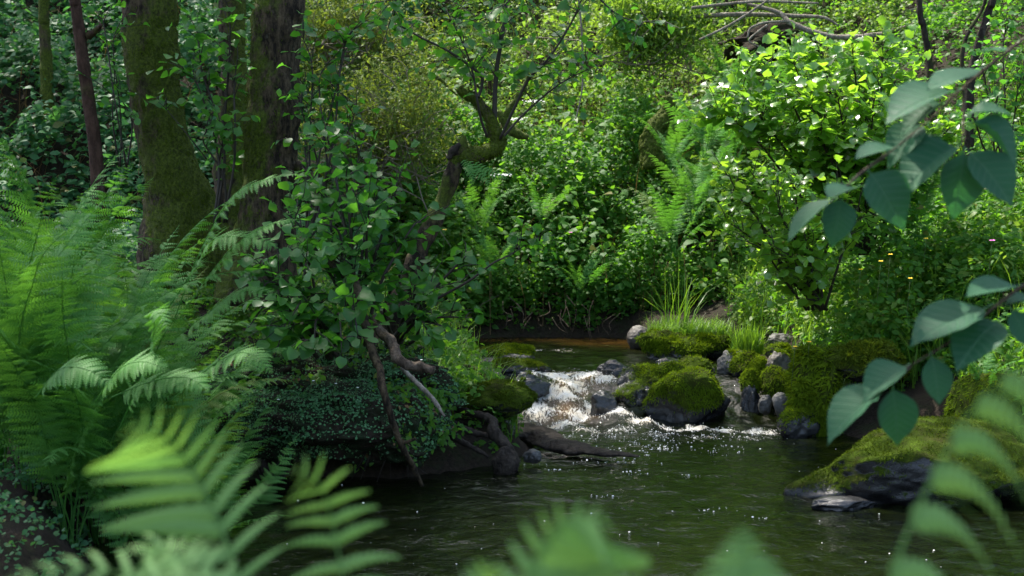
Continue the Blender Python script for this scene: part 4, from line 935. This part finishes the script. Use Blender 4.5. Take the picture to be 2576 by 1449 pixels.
def custom(root, curves, mat='fern', maxlen=.16, nrm=(0, -.3, 1.), split=False, **kw):
    for k, c in enumerate(curves):
        rach, pins = frond_geo(c, np.array(nrm), seed=k + 70, maxlen=maxlen, **kw)
        if not split:
            part('frond', *join([rach] + pins), M[mat], root)
        else:
            f = part('frond', *rach, M['stipe'] if mat == 'fern' else M[mat], root)
            for V, F in pins:
                o = link('pinna', mesh('pinna', V - np.array(root_world(root)), F, M[mat]), f)
def gb(u, v, Y, dz=0):
    p = P(u, v, Y); p[2] = float(ground(p[0], p[1])) - .02 + dz; return p
# tall lady ferns on the left bank
fl = [(60, 6.0, 1.5, 13, 'tall lady fern at the left edge beneath the slim red sapling'), (170, 5.9, 1.4, 14, 'tall dark stemmed lady fern left of the stout moss covered trunk'), (290, 6.2, 1.45, 13, 'tall feathery fern in front of the stout moss covered trunk'),
      (400, 6.3, 1.25, 12, 'broad fern below the stout moss covered trunk'), 
      (380, 6.0, .95, 12, 'fern with arching fronds left of the liverwort bank'), (480, 6.5, .85, 12, 'fern with light fronds reaching toward the dark rough trunk'),
      (520, 7.2, .75, 10, 'fern between the stout trunk and the leafy coppice'), (180, 6.8, 1.2, 12, 'light green fern behind the tall dark stemmed fern'), (20, 7.4, 1.5, 13, 'pale fern farther back at the left edge'), (110, 8.0, 1.7, 13, 'highest pale fern in front of the slim red sapling'), (300, 7.6, 1.5, 13, 'light fern against the foot of the stout moss covered trunk'), (230, 6.2, 1.5, 13, 'bushy fern between the slim sapling and the stout trunk'),
      (420, 7.2, 1.25, 12, 'fern hiding the foot of the stout moss covered trunk'), (-20, 6.2, 1.5, 13, 'bright fern at the left edge above the dark ones'), (330, 6.7, 1.3, 12, 'feathery fern left of the long reaching fronds'), (540, 6.9, 1.0, 11, 'fern right of the stout trunk foot'), (120, 6.6, 1.5, 12, 'upright fern with many dark stems')]
for k, (u, Yd, sz, n, lab) in enumerate(fl):
    p = gb(u, 724, Yd); p[0] = min(p[0], -1.18); fern(lab, p, n, sz, 500 + k, up_=2)
rt = thing('fern', gb(470, 800, 6.2), 'fern whose long fronds reach right across the dark rough trunk and the coppice', 'fern')
custom(rt, [pp([(440, 800, 6.2), (500, 640, 6.1), (580, 500, 6.0), (660, 455, 5.9), (755, 436, 5.8)]), pp([(440, 820, 6.2), (520, 700, 6.0), (600, 610, 5.9), (680, 565, 5.8), (748, 552, 5.75)]),
            pp([(440, 850, 6.2), (520, 790, 6.0), (600, 735, 5.9), (700, 735, 5.8)]), pp([(420, 780, 6.2), (500, 660, 6.0), (540, 600, 5.9), (640, 600, 5.8), (700, 625, 5.75)])], maxlen=.15, npin=30, bare=.2, fat=1.0, gap=.40, taper=.6, ragged=.25, detail=14, nrm=(-.2, -.5, 1.))
rt = thing('fern', gb(420, 900, 5.6), 'fern with a curled over frond and arching fronds beside the liverwort bank', 'fern')
custom(rt, [pp([(430, 1010, 5.7), (520, 930, 5.6), (590, 890, 5.5), (640, 895, 5.4), (685, 940, 5.35)]), pp([(300, 1080, 5.3), (350, 960, 5.2), (385, 850, 5.1), (390, 780, 5.0), (425, 830, 4.9)]),
            pp([(280, 1000, 5.2), (380, 960, 5.1), (470, 950, 5.0), (525, 985, 4.95)]), pp([(240, 1010, 5.1), (300, 930, 5.0), (360, 910, 4.95), (420, 930, 4.9)]), pp([(90, 1000, 5.0), (150, 930, 4.9), (220, 930, 4.85), (280, 970, 4.8)])], maxlen=.145, npin=27, bare=.12, fat=1.0, gap=.42, taper=.65, ragged=.2, detail=14, nrm=(-.1, -.6, 1.))
# ferns of the far bank and the clearing
ff = [(1250, 640, 13.5, .75, 'light fern on the back bank left of the bramble wall', 9), (1460, 700, 13.35, .62, 'hanging fern above the far end of the upper pool', 8), (1210, 540, 13.8, .7, 'sunlit fern at the top of the back bank', 9), (1700, 570, 12.9, .8, 'wide fern behind the tall grass stalks', 10), (1850, 330, 13.6, 1.0, 'pale ferns left of the bright alder bush', 12),
      (1780, 420, 13.2, .85, 'fern below the crooked golden mossy stump', 10), (2080, 540, 10.8, .8, 'dark fern under the bright alder bush', 10), (2300, 520, 10.2, .75, 'fern behind the near dark leaves on the right bank', 9), (1830, 190, 15.0, .9, 'fern below the dark hollow of the root plate', 10), (1600, 330, 15.0, .8, 'small fern among pale herbs in the clearing', 8), (1770, 320, 12.4, .9, 'arching fern touching the left side of the bright alder bush', 10), (1740, 480, 12.6, .8, 'shaded fern low on the left of the alder bushes', 9), (1690, 370, 13.3, .7, 'fern hiding the foot of the golden mossy stump', 9), (1920, 250, 12.8, .9, 'fern behind the top left of the bright alder bush', 9), (1360, 520, 13.5, .6, 'fern in the middle of the bramble wall', 8), (2480, 940, 8.0, .35, 'little fern on the plant covered boulder at the right edge', 8), (720, 840, 7.6, .36, 'small dark fern in the low alder bush', 8), (1090, 860, 8.3, .34, 'small fern on the tip of the left bank', 7)]
for k, (u, v, Yd, sz, lab, n) in enumerate(ff):
    p = P(u, v, Yd); p[2] -= sz * .35; fern(lab, p, n, sz, 560 + k)
rt = thing('fern', P(1165, 400, 8.55), 'small dark polypody ferns hanging from the mossy elbow', 'fern')
custom(rt, [pp([(1165, 402, 8.5), (1178, 420, 8.45), (1188, 445, 8.42), (1186, 470, 8.4)]), pp([(1195, 408, 8.5), (1220, 428, 8.45), (1255, 442, 8.42), (1282, 450, 8.4)]), pp([(1180, 405, 8.5), (1200, 430, 8.45), (1225, 455, 8.42), (1240, 480, 8.4)])], maxlen=.055, bare=.05, npin=14, detail=5, nrm=(0, -1, .4))

# near ferns, out of focus
FP = lambda q: min(1, .75 + q) * (1 - q) ** .5 + .03
near = thing('foreground_fern', np.array([-.28, 1.05, .15]), 'large blurred fern frond filling the lower left foreground', 'fern')
custom(near, [pp([(650, 1720, 1.25), (605, 1480, 1.28), (562, 1350, 1.3), (515, 1240, 1.31), (465, 1155, 1.30), (405, 1095, 1.26), (330, 1068, 1.2)])], 'fern_near', .122, (.1, -1, .15), True, npin=12, bare=.20, detail=15, fwd=.45, fq=.2, droop=.2, fat=.44, prof=FP, slen=(.62, 1.08), sag=.12)
custom(near, [pp([(760, 1700, 1.1), (560, 1540, 1.12), (380, 1465, 1.14), (200, 1430, 1.15), (20, 1460, 1.14)]), pp([(640, 1640, 1.12), (520, 1470, 1.15), (460, 1400, 1.18), (410, 1378, 1.2), (350, 1390, 1.18)])], 'fern_near', .062, (0, -.75, .7), True, npin=11, bare=.1, detail=10, fwd=.8, fq=.3, droop=.1, fat=.5, prof=FP, sag=.3)
near = thing('foreground_fern', np.array([-.14, 1.1, .15]), 'second blurred fern frond standing right of the large lower left one', 'fern')
custom(near, [pp([(900, 1760, 1.25), (880, 1560, 1.27), (856, 1420, 1.28), (832, 1300, 1.28), (800, 1215, 1.26), (740, 1180, 1.22)])], 'fern_near', .068, (.1, -1, .25), True, npin=11, bare=.12, detail=11, fwd=.12, fq=.2, droop=.25, fat=.62, prof=FP, slen=(1., .9), sag=.25)
near = thing('foreground_fern', np.array([.1, .85, .15]), 'broad blurred fern leaning right at the bottom centre', 'fern')
custom(near, [pp([(1270, 1900, .92), (1290, 1640, .93), (1320, 1490, .94), (1365, 1380, .94), (1430, 1312, .92), (1520, 1300, .9)])], 'fern_near', .105, (-.05, -1, .35), True, npin=11, bare=.1, detail=11, fwd=.62, fq=.15, droop=.1, fat=.85, prof=FP, sag=.12, slen=(1., .35))
custom(near, [pp([(1180, 1900, .86), (1190, 1640, .88), (1205, 1500, .9), (1225, 1415, .9)])], 'fern_near', .03, (0, -1, .4), True, npin=10, bare=.1, detail=8, fwd=.4, droop=.1, fat=.9, prof=FP)
near = thing('foreground_fern', np.array([.16, .85, .15]), 'blurred fern with a pointed tip at the bottom right of the pool', 'fern')
custom(near, [pp([(1880, 1900, .9), (1876, 1640, .92), (1872, 1470, .93), (1868, 1325, .94)])], 'fern_near', .085, (0, -1, .2), True, npin=18, bare=.1, detail=9, fwd=.25, fq=.2, droop=.1, fat=.8, prof=lambda q: (1 - q) ** .9 + .04, sag=.35)
near = thing('foreground_fern', np.array([.3, .8, .15]), 'blurred arching frond with drooping curved leaflets at the lower right edge', 'fern')
custom(near, [pp([(2180, 1760, .95), (2235, 1480, .97), (2300, 1300, .98), (2370, 1160, .99), (2450, 1030, 1.0), (2560, 930, 1.0), (2700, 860, 1.0)])], 'fern_near', .086, (.1, -1, .1), True, npin=8, bare=.2, detail=13, fwd=.75, fq=0, droop=.1, fat=.8, sides=(1,), sag=1.0, prof=lambda q: .95 - .25 * q)

# ---------------------------------------------------------------- dark alder leaves hanging in from the right
def sprays(name, label, twigs, leaves, seed):
    root = thing(name, P(*twigs[0][0]), label, 'branch'); r = np.random.default_rng(seed)
    for tw in twigs:
        V, F = tube(pp(tw), [.0045, .003, .0015], 7, 24, rough=.1); part('twig', V, F, M['wood'], root, attrs={'moss': np.zeros(len(V))})
    for (u, v, y, du, dv, dy, ln, face) in leaves:
        a = P(u, v, y); b = P(u + du, v + dv, y + dy); x = unit(b - a); L = np.linalg.norm(b - a)
        nd = unit(np.array(face, float) + r.normal(0, .08, 3))
        put('leaf', alder_me['alder_dark'][r.integers(0, 5)], root, a, frames(x[None], nd[None])[0], L * ln * r.uniform(.78, 1.02))
up, fr_, tl = (0, -.35, 1), (0, -1, .35), (-.3, -.6, .8)
sprays('alder_branch', 'dark out of focus alder branch hanging in at the upper right', [
    [(2700, 20, 3.0), (2560, 110, 3.0), (2430, 215, 3.0), (2340, 300, 3.0), (2230, 390, 2.95)], [(2424, 220, 3.0), (2424, 300, 2.98), (2421, 370, 2.95)], [(2230, 390, 2.95), (2160, 440, 2.92), (2110, 490, 2.9)]],
    [(2480, 170, 3, -140, 40, -.05, 1.15, up), (2420, 230, 3, -170, 20, -.08, 1.1, up), (2560, 130, 3, -110, -10, .05, 1.1, up), (2600, 150, 3, 90, 50, -.05, 1.1, up), (2380, 260, 3, -120, 30, -.05, 1.0, up), (2424, 290, 3, 130, -30, -.03, 1.0, up),
     (2421, 365, 2.95, -150, 60, -.06, 1.15, tl), (2424, 300, 2.97, 170, 80, -.05, 1.1, up), (2424, 372, 2.95, 150, 130, -.1, 1.1, tl), (2424, 370, 2.95, -10, 165, -.05, 1.0, fr_), (2330, 310, 3, -110, 80, -.06, 1.05, tl), (2260, 370, 2.95, -110, 10, -.04, 1.05, up),
     (2180, 425, 2.93, 80, 100, -.06, 1.25, fr_), (2120, 490, 2.9, -20, 110, -.04, 1.2, fr_), (2115, 490, 2.9, -140, 90, -.02, 1.15, (-.9, -.3, .5)), (2160, 470, 2.92, -100, 10, -.1, .9, up), (2300, 330, 3, 60, 90, -.08, 1.05, fr_)], 31)
sprays('alder_branch', 'dark out of focus alder sprig with broad leaves at the right below the upper branch', [
    [(2700, 660, 2.8), (2580, 715, 2.8), (2480, 790, 2.8), (2390, 860, 2.78), (2290, 920, 2.76)], [(2290, 920, 2.76), (2265, 945, 2.75), (2245, 965, 2.75)]],
    [(2570, 720, 2.8, -140, 0, -.05, 1.05, up), (2500, 770, 2.8, -200, 60, -.06, 1.1, tl), (2470, 790, 2.8, -120, 10, .05, 1.0, up), (2520, 770, 2.8, 120, -40, 0, 1.0, up), (2540, 770, 2.8, 70, 120, -.05, 1.1, fr_), (2440, 820, 2.8, -30, 110, -.05, 1.05, tl), (2520, 800, 2.8, -110, 90, -.1, 1.1, tl),
     (2340, 885, 2.77, 30, 125, -.04, 1.15, fr_), (2290, 918, 2.76, -120, 50, -.05, 1.05, up), (2245, 963, 2.75, 20, 135, -.03, 1.15, fr_), (2242, 965, 2.75, -165, 100, -.03, 1.1, (-.6, -.5, .7)), (2400, 850, 2.78, -100, -20, -.05, 1.0, up), (2600, 720, 2.8, 60, -80, 0, 1, up)], 32)

# ---------------------------------------------------------------- flowers
def flower(label, c, mat, s, n=5, cat='flower', group=None, seed=0, stem=.25):
    r = np.random.default_rng(seed); root = thing('flower', np.asarray(c) - [0, 0, stem], label, cat, group)
    part('stem', *tube([np.asarray(c) - [.02, 0, stem], np.asarray(c)], [.0015, .001], 4, 4), M['stipe'], root)
    a = 2 * np.pi * np.arange(n) / n; d = np.c_[np.cos(a), np.sin(a), .25 + 0 * a]
    V, F = scatter(*small['round'], np.repeat(np.asarray(c)[None], n, 0), frames(d, np.array([0, -.6, .8]) + 0 * d), np.full(n, s)); part('petals', V, F, M[mat], root)
for k, (u, v, y, lab) in enumerate([(2240, 640, 8.9, 'upper yellow flower left of the dark near sprig'), (2216, 657, 8.8, 'lower yellow flower of the pair left of the dark near sprig'), (2165, 678, 9.2, 'yellow flower in the herbs below the bright alder bush'),
        (2330, 600, 9.4, 'yellow flower between the two dark near sprigs'), (2290, 700, 8.8, 'yellow flower low among the nettles of the right bank'), (2000, 872, 9.0, 'yellow flower on the top left corner of the mossy block'), (2036, 860, 9.1, 'yellow flower behind the top of the mossy block'),
        (1118, 578, 9.5, 'orange yellow flower beside the leaning broken trunk'), (1180, 655, 9.4, 'yellow flower right of the leaning trunk above the bank tip')]):
    flower(lab, P(u, v, y), 'petal_yellow', .016, 5, seed=k)
for k, (u, v, y, lab) in enumerate([(788, 958, 7.2, 'tiny white flower left in the dark beneath the low alder bush'), (845, 965, 7.2, 'tiny white flower in the middle of the dark beneath the low alder bush'), (900, 975, 7.2, 'tiny white flower beside the dangling dead stem'), (700, 1005, 7.15, 'tiny white flower on the left end of the liverwort mat'), (1060, 905, 7.2, 'tiny white flower above the broken pale root')]):
    flower(lab, P(u, v, y), 'petal', .007, 5, seed=k, stem=.06)
for k, (u, v, y, lab) in enumerate([(2500, 395, 9.3, 'pink flower at the right edge beside the dark near branch'), (2545, 400, 9.2, 'pink flower nearest the right edge under the upper branch'), (2496, 605, 8.6, 'pink flower between the two dark near sprigs at the right'), (1435, 585, 12.9, 'single pink flower in the bramble wall of the back bank')]):
    flower(lab, P(u, v, y), 'petal_pink', .02, 5, seed=k)
for k, (u, v, y, lab) in enumerate([(1300, 300, 14.5, 'white flower head right of the mossy elbow in the clearing'), (1265, 440, 14.2, 'white flower head below the mossy elbow in the clearing'), (1345, 255, 14.8, 'white flower head highest in the clearing behind the shoots')]):
    root = thing('flower', P(u, v, y) - [0, 0, .3], lab, 'flower'); c = P(u, v, y)
    pts = c + rng.normal(0, 1, (40, 3)) * [.045, .03, .008]; V, F = scatter(dome, q2t(df), pts, np.tile(np.eye(3), (40, 1, 1)), np.full(40, .008)); part('petals', V, F, M['petal'], root)
    part('stem', *tube([c - [0, 0, .35], c], [.003, .002], 4, 4), M['stipe'], root)
